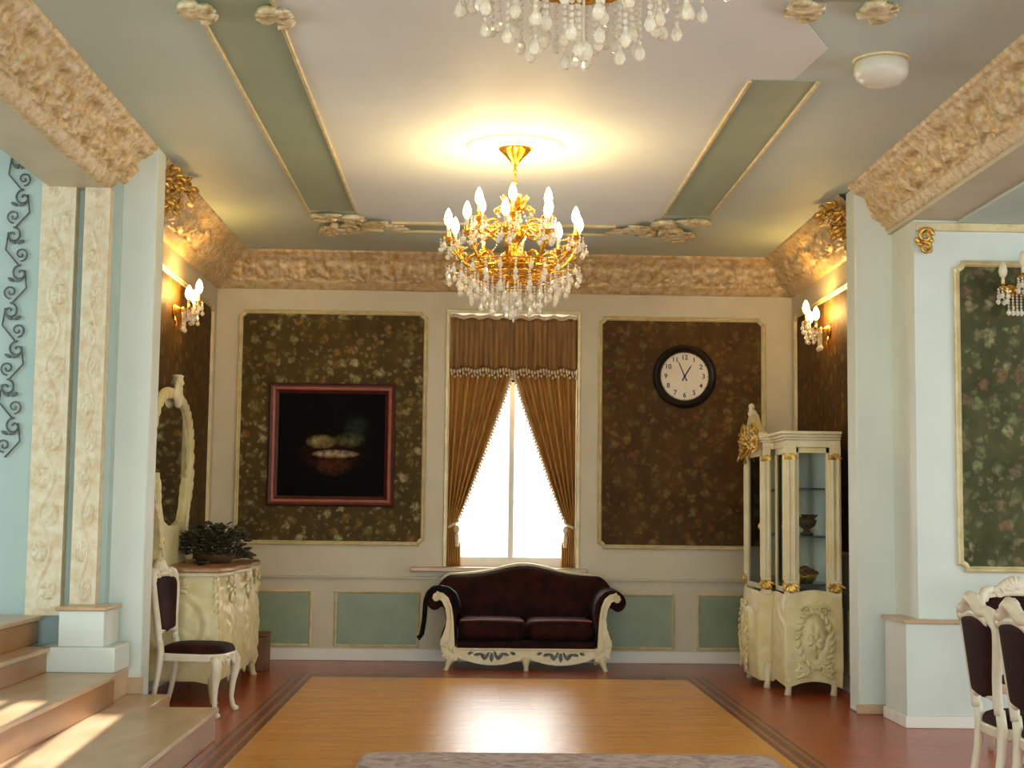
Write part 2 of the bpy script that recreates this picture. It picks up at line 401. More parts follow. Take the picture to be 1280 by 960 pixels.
cornice('trim_1', (-2.55,14), (3.13,14), (0,-1), .014, off=.1)
cornice('trim_2', (-2.55,10.05), (-2.55,14), (1,0), .016, off=.25)
cornice('trim_3', (3.13,10.85), (3.13,14), (-1,0), .016, off=.05)
cornice('trim_4', (-2.55,3.5), (-2.55,9.8), (1,0), .016, off=.3)
cornice('trim_5', (3.13,3.5), (3.13,10.6), (-1,0), .016, off=.1)

# ceiling strips with gilt mouldings
def strip(name, x0, x1, y0, y1, ends='', along='Y'):
    o = struct(MB().box(x0,x1,y0,y1,CZ-.008,CZ+.01).build(name, M['strip']))
    e = MB()
    if along == 'Y': e.box(x0-.012,x0+.012,y0,y1,CZ-.024,CZ); e.box(x1-.012,x1+.012,y0,y1,CZ-.024,CZ)
    else: e.box(x0,x1,y0-.03,y0+.02,CZ-.03,CZ); e.box(x0,x1,y1-.02,y1+.03,CZ-.03,CZ)
    e.build('moulding', M['palegold'], o, bevel=.006)
strip('trim_6', -1.415,-1.02,3,11.80)
strip('trim_7', 1.55,1.945,7.98,11.75)
strip('trim_8', 1.55,1.945,3,6.70)
strip('trim_9', -.75,1.20,12.24,12.60, along='X')

# baseboards, dado rails
def bar(name, x0,x1,y0,y1,z0,z1,m,bev=.006): return struct(MB().box(x0,x1,y0,y1,z0,z1).build(name, M[m], bevel=bev))
bar('baseboard_back', -2.55,3.13,13.975,14.0,0,.115,'white'); bar('baseboard_left', -2.55,-2.525,10.06,13.97,0,.115,'white'); bar('baseboard_right', 3.105,3.13,10.86,13.97,0,.115,'white')
bar('trim_10', -2.53,3.11,13.965,14.0,.785,.81,'paint'); bar('trim_11', -2.55,-2.52,10.06,13.96,.785,.81,'paint'); bar('trim_12', 3.10,3.13,10.86,13.96,.785,.81,'paint')

def outline(w, h, r, d):
    """half sizes w,h, concave quarter-round corners r, inset by d"""
    pts = []
    if r == 0:
        return [(-w+d,-h+d),(w-d,-h+d),(w-d,h-d),(-w+d,h-d)]
    R_ = r+d*.8
    for cx, cz, a0 in ((w,-h,180),(w,h,270),(-w,h,0),(-w,-h,90)):
        a0 = radians({(1,-1):180,(1,1):270,(-1,1):0,(-1,-1):90}[(1 if cx > 0 else -1, 1 if cz > 0 else -1)])
        seq = []
        for k in range(6):
            a = a0-k/5*pi/2 if True else 0
            seq.append((cx+R_*cos(a), cz+R_*sin(a)))
        seq = [(max(-w+d, min(w-d, x)), max(-h+d, min(h-d, z))) for x, z in seq]
        pts += seq
    return pts
def ring(mb, w, h, r, prof):
    loops = [outline(w, h, r, d) for d, _ in prof]; n = len(loops[0])
    mb.grid(n, len(prof), lambda a, b: (lambda i, j: (loops[j][i % n][0], -prof[j][1], loops[j][i % n][1]))(int(round(a*n)), int(round(b*(len(prof)-1)))), cu=True)
FP = [(0,0),(0,.022),(.012,.032),(.022,.020),(.032,.026),(.044,.012),(.044,0)]
def panel(name, label, loc, rz, w, h, wp, r=.055, frame='palegold', prof=FP, scale=1):
    o = tag(MB().prism(outline(w-.02, h-.02, r, 0), 'Y', -.008, 0).build(name, M[wp]), label, 'wall panel')
    o.location = loc; o.rotation_euler = (0,0,rz)
    f = MB(); ring(f, w, h, r, prof)
    if r:
        for sx in (-1,1):
            for sz in (-1,1):       # small leaf at each notched corner
                for k in range(3):
                    a = radians(20+25*k); f.ball((sx*(w-.03-.035*cos(a)), -.025, sz*(h-.03-.035*sin(a))), .018,.008,.018, 6, 4)
    f.build('frame', M[frame], o, smooth='auto')
    return o
panel('wallpaper_panel', 'brown floral wallpaper panel in gilt moulding behind the dark framed painting', (-1.40,14,2.25), 0, .93, 1.15, 'wpl')
panel('wallpaper_panel', 'brown floral wallpaper panel in gilt moulding behind the round wall clock', (2.035,14,2.24), 0, .83, 1.145, 'wp')
panel('wallpaper_panel', 'brown wallpaper panel on the side wall behind the oval mirror', (-2.55,12.1,2.25), pi/2, 1.62, 1.15, 'wp')
panel('wallpaper_panel', 'brown wallpaper panel on the side wall behind the glass display cabinet', (3.13,12.5,2.25), -pi/2, 1.28, 1.15, 'wp')
panel('wallpaper_panel', 'large green floral wallpaper panel at the right edge above the ivory chairs', (4.95,10.05,2.17), 0, 1.54, 1.11, 'wp2')
WP = [(0,0),(0,.012),(.012,.020),(.025,.010),(.03,0)]
def wains(loc, rz, w, h=.27):
    o = struct(MB().prism(outline(w-.01,h-.01,0,0),'Y',-.006,0).build('wainscot_panel', M['sage'])); o.location = loc; o.rotation_euler = (0,0,rz)
    f = MB(); ring(f, w, h, 0, WP); f.build('moulding', M['palegold'], o)
for cx, w in ((-1.96,.41),(-.92,.415),(.37,.60),(1.555,.415),(2.60,.415)): wains((cx,14,.398), 0, w)
for cy in (10.9,11.9,12.9): wains((-2.55,cy+.3,.398), pi/2, .42)
for cy in (11.5,12.5,13.4): wains((3.13,cy,.398), -pi/2, .40)

# steps on the left, climbing away from the room
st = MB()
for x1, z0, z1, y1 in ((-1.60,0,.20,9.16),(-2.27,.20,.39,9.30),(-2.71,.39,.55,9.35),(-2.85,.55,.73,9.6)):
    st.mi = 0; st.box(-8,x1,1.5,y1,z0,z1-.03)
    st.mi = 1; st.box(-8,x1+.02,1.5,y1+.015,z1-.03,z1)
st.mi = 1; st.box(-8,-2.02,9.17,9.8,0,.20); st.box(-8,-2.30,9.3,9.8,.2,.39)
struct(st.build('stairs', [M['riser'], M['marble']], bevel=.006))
pl = MB(); pl.mi = 0; pl.box(-2.76,-2.28,9.32,9.72,.39,.55); pl.box(-2.65,-2.36,9.34,9.72,.55,.78); pl.mi = 1; pl.box(-2.67,-2.34,9.32,9.72,.78,.805)
struct(pl.build('plinth_left', [M['paint_cool'], M['marble']], bevel=.006))
def vine(z, t):
    c = .5+.22*sin(z*2*pi/.5); d = abs(t-c); h = exp(-(d/.09)**2)*.8
    k = (z/.25) % 1.0; cx = .5-.20*sin((math.floor(z/.25)+.5)*.25*2*pi/.5)
    dx = (t-cx)*.2; dz = (k-.5)*.25; r = hypot(dx, dz); th = atan2(dz, dx)
    return max(h, (.4+.6*abs(cos(2.5*th)))*sm((.075-r)/.02))
def carved_band(name, x0, x1, y, z0, z1):
    b = MB(); b.box(x0,x1,y,9.71,z0,z1)
    nz = int((z1-z0)/.018)
    b.mi = 1
    b.grid(15, nz, lambda a, c: (x0+.03+(x1-x0-.06)*a, y-.002-.016*vine(z0+(z1-z0)*c, a)*sm(a/.08)*sm((1-a)/.08), z0+.03+(z1-z0-.06)*c))
    return struct(b.build(name, [M['band'], M['band']], smooth=False))
carved_band('pilaster_left', -2.95,-2.72, 9.60, .73, 3.93); carved_band('pilaster_left.001', -2.66,-2.49, 9.60, .80, 3.60)

# boxed dado ledge, gilt picture moulding and pillar foot on the right
d = MB(); d.mi = 0; LS = lambda e: [(3.0-e,9.92-e),(5.2,9.92-e),(5.2,10.06),(3.14,10.06),(3.14,10.44+e),(3.0-e,10.44+e)]
d.prism(LS(0),'Z',.08,.71); d.mi = 1; d.prism(LS(.018),'Z',.71,.735); d.mi = 2; d.prism(LS(.012),'Z',0,.08)
struct(d.build('dado_right', [M['paint_cool'], M['marble'], M['white']], bevel=.004))
bar('trim_13', 3.14,8,10.02,10.06,3.49,3.55,'palegold')
bar('trim_14', 2.83,3.13,10.575,10.6,0,.07,'marble'); 
bar('trim_15', -2.56,-2.20,9.775,9.8,.20,.31,'marble')

# window in the back wall
wn = MB()
wn.box(HX0,HX0+.07,14.16,14.24,HZ0,HZ1); wn.box(HX1-.07,HX1,14.16,14.24,HZ0,HZ1); wn.box(HX0,HX1,14.16,14.24,HZ0,HZ0+.10); wn.box(HX0,HX1,14.16,14.24,HZ1-.07,HZ1)
wn.box(.34,.395,14.165,14.235,HZ0+.1,HZ1-.07); wn.box(HX0+.05,HX1-.05,14.165,14.235,2.72,2.78)
win = struct(wn.build('window_1', M['white'], bevel=.008))
MB().box(HX0+.06,.345,14.197,14.203,HZ0+.09,2.73).build('pane', M['glass'], win); MB().box(.39,HX1-.06,14.197,14.203,HZ0+.09,2.73).build('pane', M['glass'], win)
MB().box(HX0+.06,.345,14.197,14.203,2.77,HZ1-.06).build('pane', M['glass'], win); MB().box(.39,HX1-.06,14.197,14.203,2.77,HZ1-.06).build('pane', M['glass'], win)
MB().box(HX0-.34,HX1+.1,13.90,14.18,.86,.905).build('sill', M['marble'], win, bevel=.01)
a = MB(); a.box(HX0-.035,HX0,13.975,14.0,.905,HZ1+.03); a.box(HX1,HX1+.035,13.975,14.0,.905,HZ1+.03); a.box(HX0-.035,HX1+.035,13.97,14.0,HZ1,HZ1+.035)
a.build('architrave', M['palegold'], win, bevel=.006)

# ------------------------------------------------------------------ curtains
def curtain(label, side):
    xo = HX0+.005 if side < 0 else HX1-.005
    def xin(z):     # inner edge, metres from the outer edge
        if z > 1.32: q = (z-1.32)/(2.82-1.32); return .085+.545*q**.92 if q < 1 else .63
        return .085+.05*sm((1.32-z)/.2)
    def fn(a, c):
        z = 3.34-(3.34-.91)*c; w = xin(z); x = xo-side*w*a
        amp = .028*min(1, w/.3+.25); y = 14.085+amp*sin(a*2*pi*6.2+.6*sin(z*2))-.02*(1-a)
        return (x, y, z)
    mb = MB(); mb.grid(64, 60, fn)
    o = tag(mb.build('curtain', M['curtain'], smooth=True), label, 'curtain', 'curtains at the window')
    s = o.modifiers.new('thick', 'SOLIDIFY'); s.thickness = .004
    f = MB(); z = 2.80
    k = 0
    while z > 1.34:
        x = xo-side*xin(z); f.ball((x-side*.004*(-1), 14.065, z), .014, .008, .016, 6, 4); f.ball((x+side*(-.012 if k % 2 else -.004), 14.06, z-.012), .008, .006, .014, 6, 4)
        z -= .03; k += 1
    f.build('beaded_edge', M['fringe'], o, smooth=True)
    t = MB(); t.tube([(xo-side*q, 14.075-.045*sin(pi*min(1, q/.10)), 1.31+.05*(q/.1-.5)) for q in (-.0,.025,.05,.075,.10)], .014, 8)
    t.ball((xo-side*.095, 14.03, 1.27), .028,.02,.04, 8, 6); t.lathe([(.008,1.25),(.024,1.20),(.02,1.10)], 8, (xo-side*.095,14.03,0))
    t.build('tieback', M['fringe'], o, smooth=True)
curtain('bronze curtain drawn to the left side of the window', -1)
curtain('bronze curtain drawn to the right side of the window', 1)
mb = MB()
mb.grid(120, 14, lambda a, c: (HX0+.004+(HX1-HX0-.008)*a, 14.01+.016*sin(a*2*pi*13+.5*sin(a*9))*(.4+.6*c), 3.35-.50*c-.015*sin(a*2*pi*6.5)*c))
va = tag(mb.build('valance', M['valance'], smooth=True), 'gathered brown valance hanging across the top of the window', 'valance')
va.modifiers.new('thick', 'SOLIDIFY').thickness = .004
f = MB()
for k in range(44):
    x = HX0+.02+(HX1-HX0-.04)*k/43; zz = 2.845-.012*sin(k*.93); f.ball((x,14.0,zz-.02), .012,.010,.022, 6, 5); f.ball((x+.007,13.998,zz-.055-.018*(k % 2)), .011,.009,.015, 6, 5)
f.build('tassel_fringe', M['fringe'], va, smooth=True)
f = MB()
f.tube([(HX0+.01+(HX1-HX0-.02)*k/60, 13.985, 3.355+.012*sin(k*.8)) for k in range(61)], [.014+.008*abs(sin(k*1.3)) for k in range(61)], 6)
f.build('pelmet_cord', M['fringe'], va, smooth=True)

# ------------------------------------------------------------------ carved gilt pieces
def spiral(c, R0, turns, ph, plane, sgn=1, n=26, shrink=.12):
    out = []
    for k in range(n):
        q = k/(n-1); r = R0*(1-q)**.8+R0*shrink; a = ph+sgn*turns*2*pi*q
        u, v = r*cos(a), r*sin(a)
        out.append(Vector(c)+plane[0]*u+plane[1]*v)
    return out
EX, EY, EZ = Vector((1,0,0)), Vector((0,1,0)), Vector((0,0,1))
def leaf(mb, c, along, up, L, w, th=.25):
    a = along.normalized(); u = (up-a*up.dot(a)).normalized(); b = a.cross(u); rot = Matrix((b, a, u)).transposed()
    mb.ball(Vector(c)+a*L*.5, w, L*.5, w*th, 6, 5, rot)
def bracket(label, x, y0, y1, sgn):
    o = MB(); pln = (EY, EZ); rnd = random.Random(3)
    ym = (y0+y1)/2
    for (cy, cz, R0, ph, s) in ((.22,.30,.085,0,1),(.10,.16,.075,2,-1),(.34,.14,.07,1,1),(.22,.02,.06,3,-1)):
        o.tube(spiral((x+sgn*(.10+.30*cz), y0+(y1-y0)*cy/.45, 3.58+cz), R0, 1.6, ph, pln, s), [.020*(1-k/30)+.006 for k in range(26)], 6)
    for k in range(120):
        q = rnd.random(); z = 3.52+.38*q; yy = y0+(y1-y0)*rnd.random(); xx = x+sgn*(.04+.30*q+.03*rnd.random())
        a = Vector((sgn*rnd.uniform(.1,.8), rnd.uniform(-1,1), rnd.uniform(-1,.9)))
        leaf(o, (xx,yy,z), a, Vector((sgn,-.4,-.4)), rnd.uniform(.05,.10), rnd.uniform(.016,.03), .5)
    tag(o.build('gilt_bracket', M['gold'], smooth=True), label, 'carved bracket', 'gilt brackets at the pillar tops')
bracket('gilt leaf bracket at the top of the left pillar', -2.55, 10.06, 10.85, 1)
bracket('gilt leaf bracket at the top of the right pillar', 3.13, 10.86, 11.35, -1)
o = MB(); rnd = random.Random(5)
o.tube(spiral((3.20,10.0,3.45), .05, 1.4, 0, (EX, EZ)), [.014]*26, 6); o.tube(spiral((3.20,10.0,3.36), .04, 1.4, 2, (EX, EZ), -1), [.012]*26, 6)
for k in range(8): leaf(o, (3.17+.05*rnd.random(),10.02,3.36+.14*rnd.random()), Vector((rnd.uniform(-1,1),-.2,rnd.uniform(-1,.5))), Vector((0,-1,0)), .07, .02, .5)
tag(o.build('gilt_corbel', M['gold'], smooth=True), 'small gilt corbel under the ceiling beside the right beam', 'carved bracket')

def ceiling_scroll(label, segs, leaves, seed, grp):
    o = MB(); pln = (EX, EY); rnd = random.Random(seed)
    for (cx, cy, R0, ph, s) in segs:
        o.tube(spiral((cx,cy,CZ-.03), R0, 1.5, ph, pln, s), [.024*(1-k/32)+.008 for k in range(26)], 6)
        o.ball((cx,cy,CZ-.035), .028, .028, .02, 8, 5)
    for (cx, cy, dx, dy, L) in leaves:
        for w in (-.5,0,.5):
            leaf(o, (cx,cy,CZ-.03-.012*rnd.random()), Vector((dx-dy*w, dy+dx*w, 0)), Vector((0,0,-1)), L*(1-.2*abs(w)), .034, .5)
    tag(o.build('ceiling_ornament', M['plaster'], smooth=True), label, 'plaster ornament', grp)
G1 = 'plaster scrolls at the ceiling corners'
for s, x0, lab in ((1,-1.42,'silvery plaster scroll on the ceiling at the left end of the far strip'),(-1,1.95,'silvery plaster scroll on the ceiling at the right end of the far strip')):
    segs = [(x0+s*.10,11.96,.10,0,s),(x0+s*.33,12.02,.11,2,-s),(x0+s*.52,12.30,.11,1,s),(x0+s*.28,12.36,.12,4,-s),(x0+s*.16,12.62,.08,2,s)]
    lv = [(x0+s*.05,11.86,s*.8,.4,.28),(x0+s*.22,11.95,s,.5,.3),(x0+s*.4,12.15,s,.2,.32),(x0+s*.55,12.35,s,.1,.30),(x0+s*.35,12.5,s*.8,-.3,.25),(x0+s*.1,12.3,s*.2,1,.35),(x0+s*.12,12.5,s*.9,.4,.3)]
    ceiling_scroll(lab, segs, lv, 4, G1)
for cx, cy, lab in ((-1.41,6.95,'plaster rosette at the outer edge of the left ceiling strip'),(-1.03,7.0,'plaster rosette at the inner edge of the left ceiling strip'),(1.58,6.74,'plaster rosette at the inner edge of the right ceiling strip'),(1.94,6.74,'plaster rosette at the outer edge of the right ceiling strip')):
    ceiling_scroll(lab, [(cx-.02,cy-.05,.055,0,1),(cx+.02,cy+.07,.05,2,-1)], [(cx,cy,.6,.8,.13),(cx,cy,-.6,.8,.13),(cx,cy,.7,-.7,.12),(cx,cy,-.7,-.7,.12)], 2, 'plaster rosettes on the ceiling strips')
# rosette above the chandelier and the opal lamp
ro = MB()
ro.grid(72, 12, lambda a, b: (lambda th, r, h: (.25+r*cos(th), 9.60+r*sin(th), CZ-h))(2*pi*a, [.05,.09,.12,.16,.22,.27,.285,.30,.31,.325,.335,.34][int(round(b*11))], [.012,.018,.010,.008+.008*abs(cos(6*2*pi*a)),.006+.012*abs(cos(6*2*pi*a+.3)),.006,.012,.018,.020,.016,.010,0][int(round(b*11))]), cu=True)
ro.lathe([(.0001,CZ-.02),(.05,CZ-.021)], 24, (.25,9.60,0))
tag(ro.build('ceiling_rosette', M['white'], smooth=True), 'round moulded ceiling rosette above the lit chandelier', 'ceiling rosette')
lm = thing('ceiling_lamp', 'round opal ceiling lamp near the right end of the ceiling', 'ceiling lamp', (2.20,7.60,CZ))
MB().lathe([(.0005,-.15),(.05,-.147),(.10,-.13),(.135,-.10),(.148,-.065),(.145,-.03),(.13,0)], 32).build('lamp_shade', M['opal'], lm, smooth=True)
MB().lathe([(.152,-.012),(.156,0)], 32).build('base', M['palegold'], lm)

# ------------------------------------------------------------------ chandeliers
strand_cache = {}
def strand_mesh(L, drop=.055):
    mb = MB(); z = 0; k = 0
    while z < L-drop-.004:
        mb.ball((0,0,-z-.010), .0085,.0085,.010, 6, 3); z += .0205; k += 1
    mb.lathe([(.001,-L),(.010,-L+.004),(.019,-L+.018),(.016,-L+.032),(.006,-L+drop-.006),(.001,-L+drop)], 6)
    return mb
def chandelier(label, loc, lit):
    r = thing('chandelier', label, 'chandelier', loc, 0, 'crystal chandeliers'); br = M['brass']; bulbm = M['bulb'] if lit else M['bulb_off']
    MB().lathe([(.004,-.135),(.02,-.13),(.03,-.11),(.06,-.075),(.10,-.035),(.115,-.02),(.12,0)], 24).build('canopy', br, r, smooth=True)
    s = MB(); s.tube([(0,0,-.12),(0,0,-.45)], .008, 8)
    for z in (-.17,-.25,-.33): s.ball((0,0,z), .016,.016,.02, 8, 6)
    s.build('stem', br, r, smooth=True)
    MB().lathe([(.008,-.42),(.03,-.44),(.05,-.47),(.03,-.50),(.022,-.53),(.06,-.57),(.085,-.61),(.06,-.65),(.03,-.68),(.05,-.72),(.10,-.76),(.115,-.79),(.08,-.83),(.03,-.86),(.02,-.92),(.035,-.94),(.004,-.97)], 20).build('column', br, r, smooth=True)
    cr = MB()
    for k in range(10):
        a = 2*pi*k/10; d = Vector((cos(a), sin(a), 0))
        leaf(cr, d*.02+Vector((0,0,-.46)), d*.7+EZ, d*-1+EZ, .15, .024, .3)
        cr.tube([d*.04+EZ*-.47, d*.10+EZ*-.42, d*.14+EZ*-.44, d*.13+EZ*-.47], .007, 6)
    cr.build('leaf_crown', br, r, smooth=True)
    def arm(R, zj, zc, a, dip):
        d = Vector((cos(a), sin(a), 0)); m = MB()
        pts = []
        for k in range(15):
            q = k/14; rr = .04+(R-.04)*q; z = zj+(zc-zj)*q-dip*sin(pi*q)*(1.1-.2*q)+.035*sin(2*pi*q)
            pts.append(d*rr+EZ*z)
        m.tube(pts, .0125, 6)
        m.tube(spiral(d*(R*.55)+EZ*(zj-dip*.35), .07, 1.3, 0, (d, EZ)), .009, 5)
        m.tube(spiral(d*(R*.86)+EZ*(zc-.075), .05, 1.2, 2, (d, EZ), -1), .008, 5)
        m.lathe([(.006,zc-.03),(.02,zc-.022),(.045,zc-.004),(.05,zc+.004),(.018,zc+.004),(.017,zc+.035),(.012,zc+.035)], 12, (d.x*R, d.y*R, 0))
        o = m.build('arm', br, r, smooth=True)
        MB().lathe([(.0125,zc+.03),(.0125,zc+.085),(.008,zc+.088)], 10, (d.x*R,d.y*R,0)).build('candle_tube', M['fringe'], o, smooth=True)
        MB().lathe([(.010,zc+.084),(.024,zc+.105),(.029,zc+.13),(.022,zc+.165),(.009,zc+.195),(.001,zc+.205)], 12, (d.x*R,d.y*R,0)).build('bulb', bulbm, o, smooth=True)
        c = MB()
        for k in range(6):
            b = 2*pi*k/6; st_ = strand_mesh(.10 if k % 2 else .075, .04); st_.v = [(x+d.x*R+.048*cos(b), y+d.y*R+.048*sin(b), z+zc-.002) for x, y, z in st_.v]; c.add(st_.v, st_.f)
        c.build('crystal_drops', M['crystal'], o)
    for k in range(10): arm(.455, -.78, -.655, 2*pi*k/10+.16, .13)
    for k in range(6): arm(.27, -.57, -.515, 2*pi*k/6+.45, .05)
    # skirt of strands, following a bowl
    base = {}
    for R, n, top in ((.45,28,-.84),(.375,24,-.87),(.30,20,-.90),(.22,15,-.93),(.14,10,-.96),(.055,5,-.99)):
        L = (top+1.165)-(R/.5)**2*.29; L = round(L, 2)
        h = MB(); h.tube([(R*cos(2*pi*k/36), R*sin(2*pi*k/36), top) for k in range(37)], .005, 5)
        for k in range(6): h.tube([(.03*cos(k*pi/3), .03*sin(k*pi/3), -.90), (R*cos(k*pi/3), R*sin(k*pi/3), top)], .004, 5)
        h.build('hoop', br, r)
        for k in range(n):
            a = 2*pi*(k+.5*(n % 2))/n; l2 = round(L+(.03 if k % 2 else -.015), 3)
            if l2 not in base:
                o = strand_mesh(l2).build('crystal_strand', M['crystal'], r); base[l2] = o
            else:
                o = base[l2].copy(); COL.objects.link(o); o.parent = r
            o.location = (R*cos(a), R*sin(a), top); o.rotation_euler = (0,0,a)
    for k in range(10):     # bead swags from the crown to the arms
        a = 2*pi*k/10+.16; b = MB()
        for q in range(16):
            t = q/15; rr = .10+.33*t; b.ball((rr*cos(a), rr*sin(a), -.44-.22*t-.10*sin(pi*t)), .0075, seg=6, rings=3)
        b.build('bead_swag', M['crystal'], r)
    fb = MB(); fb.ball((0,0,-1.155), .028,.028,.032, 8, 6); fb.lathe([(.001,-1.215),(.008,-1.205),(.004,-1.185)], 6); fb.tube([(0,0,-.96),(0,0,-1.13)], .004, 6)
    fb.build('crystal_ball', M['crystal'], r)
    if lit:
        for k in range(8):
            a = 2*pi*k/8; R, z = (.44,-.51) if k % 2 else (.20,-.30)
            l = bpy.data.lights.new('bulb_light', 'POINT'); l.energy = BULB_W; l.color = (1.0, .70, .30); l.shadow_soft_size = .03
            lo = bpy.data.objects.new('bulb_light', l); COL.objects.link(lo); lo.parent = r; lo.location = (R*cos(a), R*sin(a), z)
chandelier('lit brass chandelier with candle bulbs and crystal strands in front of the window', (.25,9.62,CZ), True)
chandelier('unlit crystal chandelier cut off by the top of the frame', (.30,4.05,CZ), False)

# ------------------------------------------------------------------ wall sconces (local: wall at y=0, room towards -y)
def sconce(label, loc, rz, lit):
    r = thing('wall_sconce', label, 'wall lamp', loc, rz, 'crystal wall sconces'); br = M['brass']
    b = MB(); b.lathe([(.06,0),(.055,-.015),(.03,-.03),(.012,-.06)], 16, (0,0,0), 'Y'); b.ball((0,-.07,0), .025)
    b.tube([(0,-.005,-.05),(0,-.03,-.12),(0,-.01,-.16)], .01, 6)
    b.build('backplate', br, r, smooth=True)
    for dx, dy, dz in ((-.12,-.15,0),(.12,-.15,0),(0,-.21,.07)):
        m = MB(); m.tube([(dx*q, -.06+(dy+.06)*q, dz*q-.05*sin(pi*q)) for q in [i/9 for i in range(10)]], .008, 6)
        m.lathe([(.006,dz-.02),(.035,dz),(.038,dz+.006),(.014,dz+.008),(.013,dz+.03)], 10, (dx,dy,0))
        o = m.build('arm', br, r, smooth=True)
        MB().lathe([(.012,dz+.02),(.012,dz+.07)], 10, (dx,dy,0)).build('candle_tube', M['fringe'], o)
        MB().lathe([(.010,dz+.068),(.026,dz+.092),(.032,dz+.12),(.024,dz+.155),(.009,dz+.185),(.001,dz+.19)], 12, (dx,dy,0)).build('bulb', M['bulb'] if lit else M['bulb_off'], o, smooth=True)
        c = MB()
        for k in range(6):
            a = 2*pi*k/6; s_ = strand_mesh(.12 if k % 2 else .08, .045); c.add([(x+dx+.035*cos(a), y+dy+.035*sin(a), z+dz) for x, y, z in s_.v], s_.f)
        c.build('crystal_drops', M['crystal'], o)
        if lit:
            l = bpy.data.lights.new('bulb_light', 'POINT'); l.energy = SCONCE_W; l.color = (1.0, .56, .15); l.shadow_soft_size = .03
            lo = bpy.data.objects.new('bulb_light', l); COL.objects.link(lo); lo.parent = r; lo.location = (dx, dy+.03, dz+.14)
    c = MB()
    for k in range(5): s_ = strand_mesh(.16, .05); c.add([(x+(-.06+.03*k), y-.09, z-.03) for x, y, z in s_.v], s_.f)
    c.build('crystal_drops', M['crystal'], r)
sconce('lit brass sconce with crystal drops on the left wall above the oval mirror', (-2.54,11.95,3.10), pi/2, True)
sconce('lit brass sconce with crystal drops on the right wall above the display cabinet', (3.12,12.45,3.08), -pi/2, True)
sconce('unlit brass sconce with crystal drops on the green wallpaper at the right edge', (3.83,10.035,3.06), 0, False)

# ------------------------------------------------------------------ clock and painting on the back wall
ck = thing('wall_clock', 'round wall clock with black rim and ivory dial on the brown wallpaper', 'clock', (2.058,13.985,2.794))
MB().lathe([(.235,-.012),(.235,-.02),(.25,-.045),(.28,-.06),(.305,-.045),(.315,-.02),(.31,0)], 48, (0,0,0), 'Y').build('rim', M['dark'], ck, smooth='auto')
MB().lathe([(.24,-.010),(.24,-.018),(.001,-.0185)], 48, (0,0,0), 'Y').build('dial', M['dial'], ck)
def text_mesh(s, size):
    cu = bpy.data.curves.new('t', 'FONT'); cu.body = s; cu.size = size; cu.align_x = 'CENTER'; cu.align_y = 'CENTER'; cu.extrude = .001; cu.offset = .0012
    o = bpy.data.objects.new('t', cu); COL.objects.link(o); bpy.context.view_layer.update()
    me = bpy.data.meshes.new_from_object(o.evaluated_get(bpy.context.evaluated_depsgraph_get()))
    vs = [(v.co.x, -v.co.z, v.co.y) for v in me.vertices]; fs = [tuple(p.vertices) for p in me.polygons]
    bpy.data.objects.remove(o); bpy.data.curves.remove(cu); bpy.data.meshes.remove(me)
    return vs, fs
nm = MB()
for k in range(1, 13):
    a = radians(30*k); vs, fs = text_mesh(str(k), .066); cx, cz = .187*sin(a), .187*cos(a)
    nm.add([(x+cx, y-.0195, z+cz) for x, y, z in vs], fs)
for k in range(60):
    a = radians(6*k); R0 = .222; d = (sin(a), cos(a)); p = (cos(a), -sin(a)); w = .002 if k % 5 else .004
    nm.add([(d[0]*R0+p[0]*w, -.0192, d[1]*R0+p[1]*w), (d[0]*R0-p[0]*w, -.0192, d[1]*R0-p[1]*w), (d[0]*(R0+.012)-p[0]*w, -.0192, d[1]*(R0+.012)-p[1]*w), (d[0]*(R0+.012)+p[0]*w, -.0192, d[1]*(R0+.012)+p[1]*w)], [(0,1,2,3)])
nm.build('numerals', M['ink'], ck)
def hand(name, deg, L, tail, w):
    a = radians(deg); d = (sin(a), cos(a)); p = (cos(a), -sin(a))
    pts = [(-tail, w*.8), (0, w), (L*.75, w*.9), (L, .001)]
    poly = [(d[0]*q+p[0]*h, d[1]*q+p[1]*h) for q, h in pts]+[(d[0]*q-p[0]*h, d[1]*q-p[1]*h) for q, h in reversed(pts)]
    MB().prism(poly, 'Y', -.027, -.022).build(name, M['ink'], ck)
hand('hour_hand', 31, .135, .05, .007); hand('minute_hand', 337, .17, .05, .005); hand('second_hand', 148, .05, .03, .003)
MB().lathe([(.012,-.02),(.012,-.03),(.001,-.031)], 16, (0,0,0), 'Y').build('hub', M['ink'], ck)

pt = thing('framed_painting', 'dark still life painting in a dark red frame on the brown wallpaper', 'painting', (-1.395,13.985,2.075))
def rect_ring(mb, w, h, prof):
    ring(mb, w, h, 0, prof)
f = MB(); ring(f, .618, .600, 0, [(0,0),(0,.02),(.02,.035),(.04,.03),(.045,.0)]); f.build('outer_frame', M['redwood'], pt)
f = MB(); ring(f, .580, .562, 0, [(0,0),(0,.042),(.012,.050),(.028,.044),(.034,.0)]); f.build('frame_lip', M['pinkwood'], pt)
f = MB(); ring(f, .553, .536, 0, [(0,0),(0,.036),(.035,.014),(.037,.0)]); f.build('inner_slip', M['redwood'], pt)
MB().box(-.515,.515,-.010,0,-.50,.50).build('canvas', M['painting'], pt)

